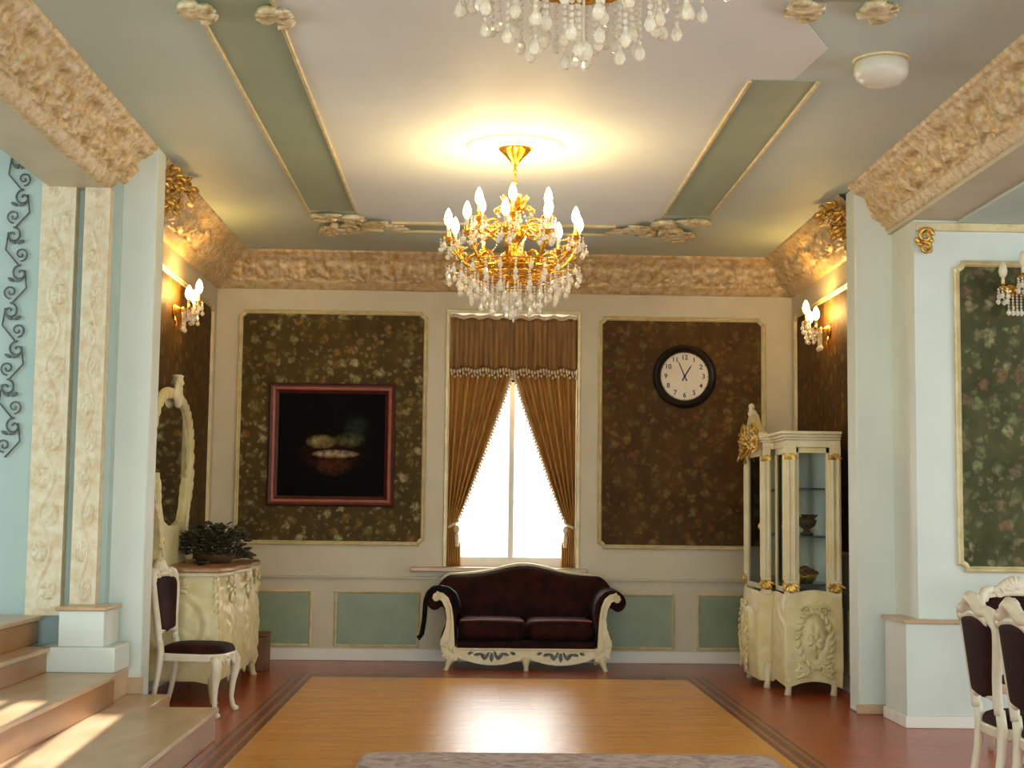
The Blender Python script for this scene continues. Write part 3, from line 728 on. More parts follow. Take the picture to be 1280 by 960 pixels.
# ------------------------------------------------------------------ sofa
sf = thing('sofa', 'dark maroon camelback sofa with carved cream frame under the window', 'sofa', (.497,13.17,0))
def camel(x): return .845+.10*exp(-(x/.34)**2)-.16*sm((abs(x)-.70)/.16)**2
def back_fn(a, b):
    x = -.85+1.70*a; zt = camel(x)-.012; e = sm((1-abs(x)/.85)/.06)**.5; zb = .30
    th = .075*(.35+.65*e); t = 2*pi*b; cx_ = cos(t); sz = sin(t)
    u = (abs(cx_)**.55)*(1 if cx_ > 0 else -1); v = (abs(sz)**.45)*(1 if sz > 0 else -1)
    z = (zt+zb)/2+v*(zt-zb)/2
    x *= 1-.30*sm((.62-z)/.16)
    return (x, .60+.13*(z-.3)+u*th-(.03*sin(pi*sm((z-.3)/.6)) if u < 0 else 0), z)
mb = MB(); mb.grid(60, 28, back_fn, cv=True); n0 = len(mb.v); mb.f += [tuple(range(28)), tuple(range(59*28, 60*28))[::-1]]; mb.m += [0,0]
mb.build('backrest', M['velvet'], sf, smooth=True)
c = MB(); c.tube([(-.80+1.60*k/40, .585+.13*(camel(-.8+1.6*k/40)-.3), camel(-.80+1.60*k/40)+.002) for k in range(41)], .013, 8); c.build('crest_rail', M['lacquer'], sf, smooth=True)
ARM = [(.64,.20),(.645,.40),(.625,.52),(.635,.60),(.665,.67),(.72,.72),(.79,.738),(.85,.725),(.90,.685),(.92,.63),(.905,.575),(.865,.54),(.82,.54),(.79,.565),(.765,.58),(.745,.53),(.735,.44),(.755,.36),(.785,.29),(.775,.22)]
POST = [(.863,.655),(.85,.69),(.815,.708),(.765,.698),(.715,.655),(.685,.58),(.668,.48),(.66,.36),(.652,.215),(.625,.205),(.625,.10),(.69,.075),(.745,.12),(.775,.20),(.782,.275),(.76,.325),(.738,.39),(.728,.47),(.742,.56),(.775,.628),(.80,.640),(.818,.625),(.845,.628)]
for s in (-1, 1):
    a = MB().prism([(s*x, z) for x, z in ARM], 'Y', .055, .68).build('arm', M['velvet'], sf, bevel=.02, smooth='auto')
    p = MB(); p.prism([(s*x, z) for x, z in POST], 'Y', .0, .06)
    p.tube(spiral((s*.825,-.004,.672), .034, 1.5, pi/2, (Vector((s,0,0)), EZ), 1), [.010]*26, 6)
    p.tube([(s*x, -.002, z) for x, z in ((.79,.69),(.735,.65),(.70,.57),(.688,.47),(.69,.36),(.70,.28))], [.006,.008,.009,.009,.008,.004], 6)
    for (x, z, dx, dz) in ((.70,.28,.6,-.5),(.70,.25,-.2,-1),(.715,.22,.9,.3),(.70,.16,.7,-.4),(.66,.15,.1,1)):
        leaf(p, (s*x,-.002,z), Vector((s*dx,0,dz)), Vector((0,-1,0)), .08, .02, .5)
    p.build('arm_post', M['lacquer'], sf, smooth='auto', bevel=.008)
for k, x0 in enumerate((-.625, .004)):
    def cf(a, b, x0=x0):
        th, ph = 2*pi*a, pi*(b-.5); ex = lambda v, p: (abs(v)**p)*(1 if v > 0 else -1)
        return (x0+.31+.31*ex(cos(th),.35)*ex(cos(ph),.3), .30+.27*ex(sin(th),.35)*ex(cos(ph),.3), .355+.10*ex(sin(ph),.5)+.012*cos(th*0)*(1-((a-.5)*0)))
    m_ = MB(); m_.grid(48, 20, cf, cu=True); m_.build('seat_cushion', M['velvet'], sf, smooth=True)
    pp = MB(); pts = []
    for q in range(25):
        x = x0+.02+.58*q/24; pts.append((x, .055, .452+.010*sin(pi*q/24)))
    pp.tube(pts, .006, 6); pp.build('cushion_piping', M['pinkwood'], sf, smooth=True)
MB().box(-.63,.63,.03,.62,.19,.262).build('seat_deck', M['velvet'], sf, bevel=.015)
def apron(x, z):
    u = abs(x); q = (u-.315)/.315
    zb = .052+.075*q*q if u > .05 else .10-.6*(.05-u)
    zb = .055+.07*q*q
    if z < zb or z > .205: return False
    for hx, hz, rx, rz, rot in ((.315,.125,.016,.034,0),(.235,.135,.014,.032,.6),(.395,.135,.014,.032,-.6),(.275,.14,.012,.035,-.45),(.355,.14,.012,.035,.45),(.185,.15,.024,.013,.3),(.445,.15,.024,.013,-.3),(.12,.16,.02,.012,.3),(.51,.16,.02,.012,-.3)):
        dx, dz = u-hx, z-hz; c_, s_ = cos(rot), sin(rot); a_, b_ = dx*c_+dz*s_, -dx*s_+dz*c_
        if (a_/rx/1.25)**2+(b_/rz/1.2)**2 < 1: return False
    return True
ap = MB(); ap.raster(-.63,.63,.04,.21,.005,apron,.005,.035)
ap.tube([(-.63+1.26*k/40,.004,.195) for k in range(41)], .010, 6)
ap.build('carved_apron', M['lacquer'], sf)
for x, y in ((-.70,.03),(0,.025),(.70,.03),(-.66,.62),(.66,.62)):
    sx = 0 if x == 0 else (1 if x > 0 else -1)
    m_ = MB(); m_.tube([(x-sx*.02,y,.12),(x,y-.005,.085),(x+sx*.012,y-.01,.05),(x+sx*.022,y-.018,.02),(x+sx*.034,y-.024,.0)], [.045,.036,.024,.020,.024], 10)
    m_.build('leg', M['lacquer'], sf, smooth=True)

# black cloth hanging over the sofa's left arm (drapes over the roll)
th = MB()
path = [(-.605,.56),(-.615,.61),(-.645,.69),(-.71,.745),(-.79,.762),(-.86,.75),(-.915,.70),(-.94,.63),(-.945,.54),(-.952,.45),(-.962,.38),(-.972,.315)]
def cloth(a, b):
    i = a*(len(path)-1); k = min(int(i), len(path)-2); q = i-k
    x = path[k][0]*(1-q)+path[k+1][0]*q; z = path[k][1]*(1-q)+path[k+1][1]*q
    return (x-.006*sin(b*17), .02+.15*b+.012*sin(a*7), z+.006*sin(b*14+a*5))
th.grid(44, 14, cloth)
for k in range(12): th.tube([(-.972-.004*sin(k), .022+.0135*k, .318), (-.975-.01*sin(k*2), .022+.0135*k, .27)], [.006,.003], 5)
tc = tag(th.build('black_throw', M['black_cloth'], smooth=True), 'black fringed throw hanging over the left arm of the sofa', 'throw'); tc.location = (.497,13.17,0)
tc.modifiers.new('thick','SOLIDIFY').thickness = .034

# ------------------------------------------------------------------ ivory chairs (front towards -y)
def rake(z): return .205+.10*max(0,z-.46)+.10*max(0,z-.90)
def hw(z):
    q = (z-.44)/.60
    return .165+.06*sm(q*1.3)**1.2-.012*sin(q*pi*2)
def chair(label, loc, rz):
    r = thing('dining_chair', label, 'chair', loc, rz, 'ivory carved chairs'); wd = M['chairwood']
    outl = []
    for k in range(16): z = .50+.42*k/15; outl.append((-hw(z), z))
    for (x, z) in ((-.222,.955),(-.205,.985),(-.17,.992),(-.13,.985),(-.09,1.0),(-.05,1.035),(0,1.055),(.05,1.035),(.09,1.0),(.13,.985),(.17,.992),(.205,.985),(.222,.955)): outl.append((x, z))
    for k in range(16): z = .92-.42*k/15; outl.append((hw(z), z))
    fr = MB(); fr.tube([(x, rake(z)+.02*(1-(x/.24)**2), z) for x, z in outl], [.024+.008*(1 if z > .95 else 0) for x, z in outl], 10)
    fr.tube([(-.17+.34*k/12, rake(.565)+.02*(1-((-.17+.34*k/12)/.2)**2), .565+.025*sin(pi*k/12)) for k in range(13)], .020, 8)
    fr.tube([(-.20+.40*k/12, rake(.93)+.02, .945-.03*cos(pi*(k/6-1))*0+.03*sin(pi*k/12)) for k in range(13)], .026, 8)
    for k in range(7):
        a = radians(-75+25*k); leaf(fr, (.0,rake(1.0)-.005,.985), Vector((sin(a),.15,cos(a))), Vector((0,-1,.1)), .105, .020, .9)
    for s in (-1,1):
        fr.tube(spiral((s*.12,rake(.98)-.012,.975), .035, 1.3, 0, (Vector((s,0,0)),EZ)), .009, 6)
        leaf(fr, (s*.20,rake(.94)-.01,.90), Vector((s*.2,0,1)), Vector((0,-1,0)), .10, .02, .5)
    fr.build('back_frame', wd, r, smooth=True)
    bp = MB()
    def pad(a, b):
        z = .585+.365*b; w = hw(z)-.012; t = 2*pi*a; ct, s_ = cos(t), sin(t)
        e = sm(min(b, 1-b)/.06)**.5
        u = (abs(ct)**.5)*(1 if ct > 0 else -1); v = (abs(s_)**.8)*(1 if s_ > 0 else -1)
        return (u*w*(.94+.06*e), rake(z)+.02*(1-(u*w/.24)**2)+v*(.006+.026*e), z+.02*(1-u*u)*(b-.5)*2)
    bp.grid(28, 20, pad, cu=True); bp.build('backrest', M['velvet'], r, smooth=True)
    plan = []
    for k in range(36):
        t = 2*pi*k/36; ex = lambda v, p: (abs(v)**p)*(1 if v > 0 else -1)
        y = .225*ex(sin(t),.45); w = .235-.045*sm((y+.2)/.42); plan.append((w*ex(cos(t),.45), y-(.03*(1-(cos(t))**2) if sin(t) < 0 else 0)))
    MB().prism(plan, 'Z', .375, .435).build('seat_frame', wd, r, bevel=.012, smooth='auto')
    sc = MB()
    def seat(a, b):
        i = int(round(a*36)) % 36; q = [1.0,.985,.93,.78,.5,.2,.01][int(round(b*6))]; h = [.425,.455,.478,.492,.50,.504,.505][int(round(b*6))]
        return (plan[i][0]*q*.97, plan[i][1]*q*.97, h)
    sc.grid(36, 7, seat, cu=True); sc.build('seat', M['velvet'], r, smooth=True)
    ca = MB()
    for s in (-1,1):
        for k in range(3): leaf(ca, (s*.02,-.25,.385), Vector((s*(.9),0,.4-.5*k)), Vector((0,-1,0)), .09, .018, .6)
        ca.tube(spiral((s*.13,-.238,.375), .03, 1.2, 0, (Vector((s,0,0)),EZ)), .008, 6)
    ca.build('apron_carving', wd, r, smooth=True)
    for s in (-1,1):
        MB().tube([(s*.195,-.195,.41),(s*.215,-.215,.36),(s*.215,-.217,.30),(s*.20,-.205,.20),(s*.192,-.20,.10),(s*.20,-.21,.035),(s*.212,-.228,.012),(s*.212,-.235,0)], [.034,.040,.034,.022,.017,.018,.024,.018], 10).build('leg', wd, r, smooth=True)
        MB().tube([(s*.165,.215,.52),(s*.165,.205,.43),(s*.168,.215,.30),(s*.172,.245,.14),(s*.178,.285,0)], [.024,.026,.022,.018,.018], 10).build('leg', wd, r, smooth=True)
    return r
chair('ivory carved chair with dark seat standing beside the left steps', (-1.95,10.34,0), pi/2-.14)
chair('ivory chair at the right edge seen from behind in full', (2.77,7.10,0), pi/2-.02)
chair('nearer ivory chair cut off by the right edge of the frame', (2.77,6.58,0), pi/2-.02)
chair('ivory chair with pierced crest behind the pair at the right edge', (3.46,8.75,0), .12)

# ------------------------------------------------------------------ commode (wall at y=0, front towards -y)
cm = thing('commode', 'carved cream bombe commode with rosy marble top against the left wall', 'commode', (-2.52,11.76,0), pi/2)
HW_, DP = .95, .60
def cplan(a, grow=0):
    """perimeter from back-left round the front to back-right"""
    L1 = DP; L2 = 2*HW_; tot = 2*L1+L2; s = a*tot
    if s < L1: return (-HW_-grow, -s*(1+grow/DP), -1, 0)
    if s < L1+L2:
        x = -HW_+(s-L1); e = sm(min(x+HW_, HW_-x)/.10)
        y = -DP-grow-.06*max(0,cos(x/HW_*pi/2))**.8-.015*cos(x*3*pi/HW_)*e
        return (x*(1+grow/HW_), y, 0, -1)
    return (HW_+grow, -(tot-s)*(1+grow/DP), 1, 0)
def cbulge(z): q = (z-.10)/.84; return .04*sin(pi*q**.75)
def cbody(a, b):
    x0, y0, nx, ny = cplan(a); x = x0
    zb = .13+.05*abs(sin(a*pi*5)); z = zb+(.945-zb)*b
    h = .004*sin(a*62+5*sin(z*9))*sin(z*24+3*sin(a*20))
    if abs(nx) > .5:  # carved oval on the ends
        yy = (y0+.31)/.2; zz = (z-.58)/.22; rr = hypot(yy, zz); h += .010*exp(-((rr-1)/.12)**2)+(.006*abs(cos(3*atan2(zz,yy))) if rr < .75 else 0)
    else:
        xx = ((x+HW_) % (2*HW_/3))/(2*HW_/3)*2-1; zz = (z-.56)/.26; rr = hypot(xx/.62, zz); h += .012*exp(-((rr-1)/.12)**2)+(.009*abs(cos(3*atan2(zz,xx))) if rr < .6 else 0)
    g = cbulge(z)+h
    px, py, _, _ = cplan(a, g)
    return (px, py, z)
mb = MB(); mb.grid(220, 56, cbody); mb.build('body', M['lacquer_y'], cm, smooth=True)
MB().prism([(cplan(k/60, -.03)[0], cplan(k/60, -.03)[1]) for k in range(61)], 'Z', .16, .90).build('carcass', M['lacquer_y'], cm)
MB().prism([(cplan(k/80, .045)[0], cplan(k/80, .045)[1]) for k in range(81)], 'Z', .965, 1.0).build('marble_top', M['marbletop'], cm, bevel=.010, smooth='auto')
MB().prism([(cplan(k/80, .03)[0], cplan(k/80, .03)[1]) for k in range(81)], 'Z', .935, .966).build('top_moulding', M['lacquer'], cm, bevel=.008, smooth='auto')
rnd = random.Random(9)
def carving(): 
    global g
    g = MB()
def done(): g.build('gilt_carving', M['palegold'], cm, smooth=True)
for cx in (-.63, 0, .63):
    yf = cplan((DP+cx+HW_)/(2*DP+2*HW_), .03)[1]
    for zc_, yy in ((.85, 0), (.26, .02)):
        carving()
        for k in range(9):
            a = 2*pi*k/9+rnd.uniform(-.2,.2); leaf(g, (cx+.03*cos(a), yf+yy, zc_+.03*sin(a)), Vector((cos(a),0,sin(a)*.6)), Vector((0,-1,0)), .11, .022, .5)
        done()
for s in (-1,1):
    carving()
    for k in range(12):
        z = .25+.055*k; leaf(g, (s*(HW_+cbulge(z)*.8-.02), -DP-cbulge(z)*.8+.01, z), Vector((s*.1,-.1,1)), Vector((s,-1,0)), .09, .026, .4)
    done(); carving()
    for k in range(8):
        a = 2*pi*k/8+rnd.uniform(-.2,.2); leaf(g, (s*(HW_+.03), -.30+.02*cos(a), .86+.02*sin(a)), Vector((0,cos(a),sin(a)*.6)), Vector((s,0,0)), .10, .02, .5)
    done()
for x, y in ((-.92,-.59),(.92,-.59),(-.90,-.06),(.90,-.06)):
    s = 1 if x > 0 else -1
    MB().tube([(x,y,.26),(x+s*.02,y-.02,.17),(x+s*.01,y-.01,.09),(x+s*.02,y-.02,.03),(x+s*.035,y-.03,0)], [.05,.05,.03,.026,.032], 10).build('leg', M['lacquer_y'], cm, smooth=True)

# mirror standing on the commode
mr = thing('mirror', 'oval mirror in a carved cream frame above the commode on the left', 'mirror', (-2.46,11.40,1.002), pi/2+.065)
A_, B_, ZC = 1.04, .50, .80
def mo(t, d): 
    ex = lambda v, p: (abs(v)**p)*(1 if v > 0 else -1)
    return ((A_+d)*ex(cos(t),.8), ZC+(B_+d)*ex(sin(t),.85))
MB().prism([mo(2*pi*k/64, .02) for k in range(64)], 'Y', -.065, -.055).build('glass', M['mirror'], mr)
f = MB(); f.grid(120, 14, lambda a, b: (lambda p: (p[0], -.06-.032*sin(2*pi*b)-.008*abs(sin(a*2*pi*16))*(1 if sin(2*pi*b) > 0 else 0), p[1]))(mo(2*pi*a, .04+.045*cos(2*pi*b))), cu=True, cv=True)
for k in range(34):
    t = 2*pi*k/34; p = mo(t, .04); leaf(f, (p[0],-.09,p[1]), Vector((-sin(t),-.05,cos(t)*.7)), Vector((0,-1,0)), .12, .026, .35)
f.build('frame', M['lacquer_y'], mr, smooth=True)
cr = MB()
for k in range(9):
    a = radians(-80+20*k); leaf(cr, (0,-.09,1.30), Vector((sin(a),-.05,cos(a)*.75)), Vector((0,-1,0)), .20, .045, .5)
cr.ball((0,-.10,1.30), .06,.04,.07); cr.lathe([(.03,1.40),(.055,1.43),(.04,1.47),(.05,1.49),(.03,1.50)], 10, (0,-.09,0))
cr.build('crest', M['lacquer'], mr, smooth=True)
ba = MB()
poly = [(-.75,0),(.75,0),(.78,.06),(.66,.12),(.72,.25),(.86,.42),(.90,.62),(.84,.70),(.76,.52),(.55,.34),(.25,.30),(-.25,.30),(-.55,.34),(-.76,.52),(-.84,.70),(-.90,.62),(-.86,.42),(-.72,.25),(-.66,.12),(-.78,.06)]
ba.prism(poly, 'Y', -.10, -.02)
for s in (-1,1):
    ba.tube(spiral((s*.60,-.10,.14), .07, 1.4, 0, (Vector((s,0,0)),EZ)), .018, 6)
    for k in range(5): leaf(ba, (s*(.70+.03*k),-.10,.22+.08*k), Vector((s*.4,0,1)), Vector((0,-1,0)), .13, .04, .4)
ba.build('stand', M['lacquer_y'], mr, bevel=.012, smooth='auto')

# dark dried arrangement and a small black dish on the commode
pb = thing('plant_arrangement', 'bushy dark leafy arrangement in a low basket on the commode', 'plant', (-2.12,11.86,1.001))
MB().lathe([(.13,0),(.17,.05),(.18,.09),(.165,.09),(.12,.02)], 20).build('basket', M['twig'], pb, smooth=True)
lf = MB(); rnd = random.Random(11)
for k in range(620):
    a = rnd.uniform(0, 2*pi); e = rnd.uniform(.0, 1.0); R_ = .24*rnd.random()**.5; zz = .06+.26*rnd.random()*(1-(R_/.30)**2)**.5
    d = Vector((cos(a)*1.1, sin(a), e)); leaf(lf, (R_*cos(a)*1.1, R_*sin(a)*1.25, zz), d, Vector((0,0,1))+d*.2, rnd.uniform(.04,.065), rnd.uniform(.016,.026), .3)
lf.build('foliage', M['leaf'], pb, smooth=False)
tw = MB()
for k in range(16):
    a = rnd.uniform(0, 2*pi); tw.tube([(0,0,.05),(.10*cos(a),.10*sin(a),.16),(.18*cos(a),.18*sin(a),.26+.07*rnd.random())], [.006,.005,.003], 5)
tw.build('twigs', M['twig'], pb)
tr = thing('brown_garland', 'brown dried garland lying at the far end of the commode top', 'garland', (-2.08,12.30,1.001))
g = MB(); rnd = random.Random(13)
for k in range(150):
    q = rnd.random(); x = -.22+.44*q*.9; y = -.16+.34*q; d = Vector((rnd.uniform(-1,1), rnd.uniform(-1,1), rnd.uniform(0,.5)))
    leaf(g, (x+rnd.uniform(-.05,.05), y+rnd.uniform(-.06,.06), .015+.03*rnd.random()), d, EZ, .06, .018, .4)
g.build('dried_leaves', M['twig'], tr)
ds = MB(); ds.lathe([(.02,0),(.025,.006),(.06,.022),(.066,.03),(.055,.028),(.02,.012),(.001,.010)], 20)
ds = tag(ds.build('black_dish', M['dark'], smooth=True), 'small black dish in front of the mirror on the commode', 'dish'); ds.location = (-2.12,11.28,1.001)
# brown box on the floor beyond the commode
bx = thing('wooden_box', 'small brown wooden box on the floor beyond the commode', 'box', (-1.95,13.15,0))
MB().box(-.11,.11,-.14,.14,.0,.30).build('body', M['box'], bx, bevel=.008); MB().box(-.12,.12,-.15,.15,.30,.33).build('lid', M['box'], bx, bevel=.008)

# ------------------------------------------------------------------ display cabinet (front towards -y, near end at +x)
cb = thing('display_cabinet', 'tall cream carved display cabinet with glass doors against the right wall', 'display cabinet', (2.99,12.48,0), -pi/2)
LY, LC = M['lacquer_y'], M['lacquer']
XW, YF, YC = .88, -.45, -.56
def bplan(a):
    """base perimeter: end, front with a bowed middle, end"""
    pts = [(-XW,0),(-XW,YF),(-.40,YF),(-.33,YC),(.33,YC),(.40,YF),(XW,YF),(XW,0)]
    ls = [hypot(pts[i+1][0]-pts[i][0], pts[i+1][1]-pts[i][1]) for i in range(7)]; s = a*sum(ls)
    for i in range(7):
        if s <= ls[i] or i == 6:
            q = min(1, s/ls[i]); x = pts[i][0]*(1-q)+pts[i+1][0]*q; y = pts[i][1]*(1-q)+pts[i+1][1]*q
            nx = -1 if i == 0 else (1 if i == 6 else 0); ny = -1 if 0 < i < 6 else 0
            if i == 3: y -= .05*sin(pi*q)
            if i in (1,5): y -= .03*sin(pi*q)
            return x, y, nx, ny, i, q
        s -= ls[i]
def bbody(a, b):
    x, y, nx, ny, i, q = bplan(a)
    sc = {0:.055*sin(pi*q), 6:.055*sin(pi*q), 1:.04*sin(pi*q), 5:.04*sin(pi*q), 3:.03*sin(pi*q)}.get(i, .0)
    zb = .06+sc; top = .80+({0:.045,6:.045}.get(i, .02)*sin(pi*q)); z = zb+(top-zb)*b; w = (z-.06)/.74
    g = .024*sin(pi*sm(w)**.8)*(1 if w < 1 else 0)
    h = .0035*sin(a*90+4*sin(z*11))*sin(z*26+a*18)
    if nx:
        dy = (y+.225)/.115; dz = (z-.46)/.19; rr = hypot(dy, dz); th_ = atan2(dz, dy)
        h += .008*exp(-((rr-1)/.14)**2)*(.6+.4*abs(cos(6*th_)))+(.013*(.3+.7*abs(cos(2.5*th_+1)))*sm((.7-rr)/.1))
    elif i == 3:
        dx = x/.2; dz = (z-.44)/.22; rr = hypot(dx, dz); h += .020*exp(-((rr-1)/.15)**2)+(.018*abs(cos(3*atan2(dz,dx))) if rr < .7 else 0)
    return (x+nx*(g+h)+(0 if nx else (x/XW)*g*.8), y+ny*(g+h)+(0 if ny else (y/.5)*g*.9), z)
mb = MB(); mb.grid(260, 52, bbody); mb.build('base', LY, cb, smooth=True)
inn = [(bplan(k/90)[0]*.95, bplan(k/90)[1]*.93-.005) for k in range(91)]
MB().prism(inn, 'Z', .17, .79).build('base_carcass', LY, cb)
for x, y in ((-.84,-.42),(.84,-.42),(-.36,-.49),(.36,-.49),(-.84,-.05),(.84,-.05)):
    s = 1 if x > 0 else -1
    MB().tube([(x,y,.20),(x+s*.02,y-.015,.12),(x+s*.015,y-.012,.06),(x+s*.02,y-.02,.0)], [.042,.036,.024,.030], 10).build('foot', LC, cb, smooth=True)
def cartouche(cx, cy, cz, ax, nrm, ry, rz):
    g = MB(); rnd = random.Random(31)
    for k in range(22):
        t = 2*pi*k/22; p = Vector((cx,cy,cz))+ax*(ry*cos(t))+EZ*(rz*sin(t))
        leaf(g, p, ax*(-sin(t)+.5*cos(t))+EZ*(cos(t)+.5*sin(t)), nrm, .085, .020, .6)
    for k in range(6):
        t = 2*pi*k/6+.3; leaf(g, Vector((cx,cy,cz))-EZ*.02, ax*cos(t)+EZ*sin(t), nrm, .085, .026, .6)
    for s in (-1,1):
        g.tube(spiral(Vector((cx,cy,cz+rz+.03))+ax*(s*.07), .04, 1.4, 0, (ax*s, EZ)), .010, 6)
        g.tube(spiral(Vector((cx,cy,cz-rz-.05))+ax*(s*.09), .045, 1.4, 1, (ax*s, EZ), -1), .010, 6)
        for k in range(3): leaf(g, Vector((cx,cy,cz-rz-.05))+ax*(s*.05), ax*s+EZ*(.6-.6*k), nrm, .13, .020, .5)
    pb_ = [Vector((cx,cy,cz))-nrm*.004+ax*(ry*1.02*cos(2*pi*k/40))+EZ*(rz*1.02*sin(2*pi*k/40)) for k in range(40)]
    g.add(pb_+[p-nrm*.02 for p in pb_], [tuple(range(40)), tuple(range(79,39,-1))]+[(k,(k+1)%40,(k+1)%40+40,k+40) for k in range(40)])
    g.build('cartouche', LY, cb, smooth=True)
for s in (1,): cartouche(s*(XW+.028), -.225, .45, EY, Vector((s,0,0)), .115, .20)
cartouche(0, YC-.075, .44, EX, Vector((0,-1,0)), .17, .20)
# posts
def post(x, y, w, d, name='post'):
    p = MB(); p.box(x-w,x+w,y-d,y+d,.78,2.02)
    p.mi = 0
    for s in (-.5,.5): p.tube([(x+s*w, y-d, .92),(x+s*w, y-d, 1.90)], w*.34, 6)
    for s in (-.5,.5): p.tube([(x+(w if x > 0 else -w), y+s*d, .92),(x+(w if x > 0 else -w), y+s*d, 1.90)], d*.34, 6)
    o = p.build(name, LC, cb, bevel=.004)
    g = MB()
    for k in range(7):
        a = radians(-75+25*k)
        leaf(g, (x, y-d, 1.90), Vector((sin(a),-.15,cos(a))), Vector((0,-1,0)), .06, .012, .4); leaf(g, (x, y-d, .90), Vector((.5*sin(a),-.05,-cos(a))), Vector((0,-1,0)), .08, .014, .4)
        sx = 1 if x > 0 else -1
        leaf(g, (x+sx*w, y, 1.90), Vector((.15*sx,sin(a),cos(a))), Vector((sx,0,0)), .06, .012, .4); leaf(g, (x+sx*w, y, .90), Vector((.05*sx,.5*sin(a),-cos(a))), Vector((sx,0,0)), .09, .014, .4)
    g.build('gilt_leaves', M['gold'], o, smooth=True)
for x in (-.84,.84): post(x, -.41, .045, .045)
for x in (-.84,.84): post(x, -.045, .045, .045, 'rear_post')
for x in (-.36,.36): post(x, -.51, .04, .035)
# glass: ends, doors
def pane(x0,x1,y0,y1,z0,z1,par=cb): MB().box(x0,x1,y0,y1,z0,z1).build('pane', M['cabglass'], par)
for s in (-1,1):
    x = s*.845; o = MB(); o.box(x-.012,x+.012,-.37,-.34,.80,2.0); o.box(x-.012,x+.012,-.12,-.085,.80,2.0); o.box(x-.012,x+.012,-.37,-.085,1.955,2.0)
    o = o.build('end_frame', LY, cb, bevel=.003); pane(x-.002,x+.002,-.35,-.11,.79,1.97,o)
def door(x0, x1, y, lab=None):
    d = MB(); w = .03
    d.box(x0,x0+w,y-.012,y+.012,.82,2.0); d.box(x1-w,x1,y-.012,y+.012,.82,2.0); d.box(x0,x1,y-.012,y+.012,.82,.86); d.box(x0,x1,y-.012,y+.012,1.95,2.0)
    o = d.build('door', LC, cb, bevel=.004); pane(x0+w-.003,x1-w+.003,y-.002,y+.002,.855,1.955,o)
    MB().ball((x1-w/2,y-.022,1.35), .012, .014, .03).build('handle', M['gold'], o, smooth=True)
door(-.795,-.40,-.43); door(-.32,.32,-.53); door(.40,.795,-.43)
MB().box(-.84,.84,-.035,-.02,.80,2.02).build('back_panel', mottled('pale_back_panel', (226,234,230), (234,240,236), .3, 3), cb)
for z in (.89,1.28,1.67): MB().box(-.82,.82,-.41,-.04,z-.014,z).build('shelf', mottled('dark_edge_shelf_glass', (48,58,54), (66,76,70), .15, 3) if z == .89 else bpy.data.materials['dark_edge_shelf_glass'], cb)
# cornice
co = MB()
def capm(z0, z1, gr):
    P = [(-XW-gr,0),(-XW-gr,YF-gr),(-.40-gr*.5,YF-gr),(-.36-gr*.5,YC-gr+.02),(.36+gr*.5,YC-gr+.02),(.40+gr*.5,YF-gr),(XW+gr,YF-gr),(XW+gr,0)]
    co.prism(P, 'Z', z0, z1)
for z0, z1, gr in ((2.0,2.06,.0),(2.06,2.08,.015),(2.08,2.105,.03),(2.105,2.13,.055)): capm(z0, z1, gr)
co.build('cornice', LC, cb, bevel=.006)
ped = MB(); ped.prism([(-.42,2.10),(-.40,2.15),(-.26,2.17),(-.14,2.23),(-.05,2.31),(0,2.33),(.05,2.31),(.14,2.23),(.26,2.17),(.40,2.15),(.42,2.10)], 'Y', -.58, -.50)
o = ped.build('pediment', LY, cb, bevel=.01)
g = MB(); rnd = random.Random(21)
for s in (-1,1):
    g.tube(spiral((s*.20,-.59,2.16), .07, 1.5, 0, (Vector((s,0,0)),EZ)), [.020-.0005*k for k in range(26)], 6)
    g.tube(spiral((s*.36,-.59,2.10), .06, 1.5, 1, (Vector((s,0,0)),EZ)), [.018-.0005*k for k in range(26)], 6)
for k in range(40):
    x = rnd.uniform(-.42,.42); z = 1.99+rnd.random()*(.24-.42*abs(x)); a = rnd.uniform(0,2*pi)
    leaf(g, (x,-.585,z), Vector((cos(a),-.3,sin(a))), Vector((0,-1,0)), .09, .026, .5)
g.build('gilt_carving', M['gold'], o, smooth=True)
fn_ = MB(); fn_.lathe([(.03,2.30),(.045,2.33),(.03,2.355),(.02,2.365)], 12, (0,-.55,0)); fn_.ball((0,-.56,2.39), .028,.028,.032)
for k in range(5): a = radians(-60+30*k); leaf(fn_, (0,-.57,2.30), Vector((sin(a),0,cos(a))), Vector((0,-1,0)), .10, .02, .5)
fn_.build('finial', LC, o, smooth=True)
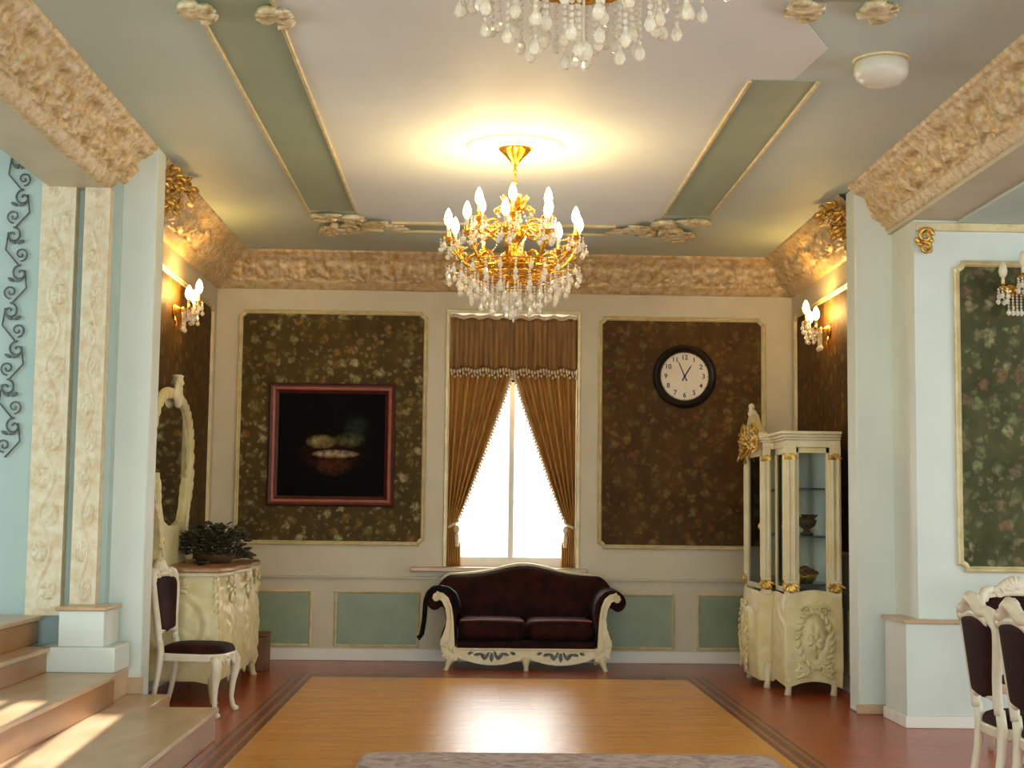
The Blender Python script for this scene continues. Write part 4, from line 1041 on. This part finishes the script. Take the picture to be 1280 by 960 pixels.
# things on its shelves (world coordinates)
def ornament(name, label, cat, loc, kind):
    r = thing(name, label, cat, loc)
    if kind == 'basket':
        MB().lathe([(.07,0),(.10,.035),(.12,.07),(.11,.07),(.06,.01)], 18).build('basket', M['gold'], r, smooth=True)
        b = MB(); rnd = random.Random(2)
        for k in range(26): a = rnd.uniform(0,2*pi); q = .10*rnd.random()**.5; b.ball((q*cos(a),q*sin(a),.075+.05*(1-q/.1)), .026,.026,.024,8,5)
        b.build('flowers', M['box'], r, smooth=True)
    else:
        MB().lathe([(.05,0),(.06,.015),(.03,.03),(.025,.05),(.07,.08),(.085,.12),(.06,.14),(.04,.135)], 18).build('bowl', M['twig'], r, smooth=True)
        b = MB(); rnd = random.Random(4)
        for k in range(16): a = rnd.uniform(0,2*pi); leaf(b, (.03*cos(a),.03*sin(a),.12), Vector((cos(a),sin(a),.8)), EZ, .09, .022, .4)
        b.build('dried_leaves', M['twig'], r)
ornament('basket_ornament', 'gilt basket of brown flowers on the lowest cabinet shelf', 'ornament', (2.75,11.90,.891), 'basket')
ornament('brown_bowl', 'brown footed bowl with dried leaves on the middle cabinet shelf', 'bowl', (2.78,11.92,1.281), 'bowl')

# ------------------------------------------------------------------ rug and wrought-iron scroll
rg = MB(); P = []
for cx, cy, a0 in ((1.66,8.54,0),(-.50,8.54,90),(-.50,5.2,180),(1.66,5.2,270)):
    for k in range(7): a = radians(a0+15*k); P.append((cx+.13*cos(a), cy+.13*sin(a)))
rg.prism(P, 'Z', .001, .013)
r_ = tag(rg.build('rug', M['rug']), 'grey and pink patterned rug on the parquet floor', 'rug')
e = MB(); e.tube([(x,y,.008) for x, y in P+[P[0]]], .010, 6); e.build('binding', M['rugedge'], r_)
sc = MB(); z = 3.80; k = 0
while z > 1.75:
    s = 1 if k % 2 else -1
    sc.tube(spiral((-3.13+s*.03,9.685,z), .050, 1.2, pi/2, (EX,EZ), s), [.007]*26, 6)
    sc.tube(spiral((-3.13-s*.03,9.685,z-.13), .042, 1.3, -pi/2, (EX,EZ), -s), [.006]*26, 6)
    for q in (-1,1): leaf(sc, (-3.13,9.68,z-.06), Vector((q,0,.5)), Vector((0,-1,0)), .06, .014, .4)
    sc.tube([(-3.13+s*.06,9.685,z+.02),(-3.13+s*.075,9.685,z-.10),(-3.13-s*.02,9.685,z-.21)], .006, 6)
    z -= .26; k += 1
tag(sc.build('wrought_iron_scroll', M['iron'], smooth=True), 'grey wrought iron scroll on the blue wall at the left edge', 'iron scroll')
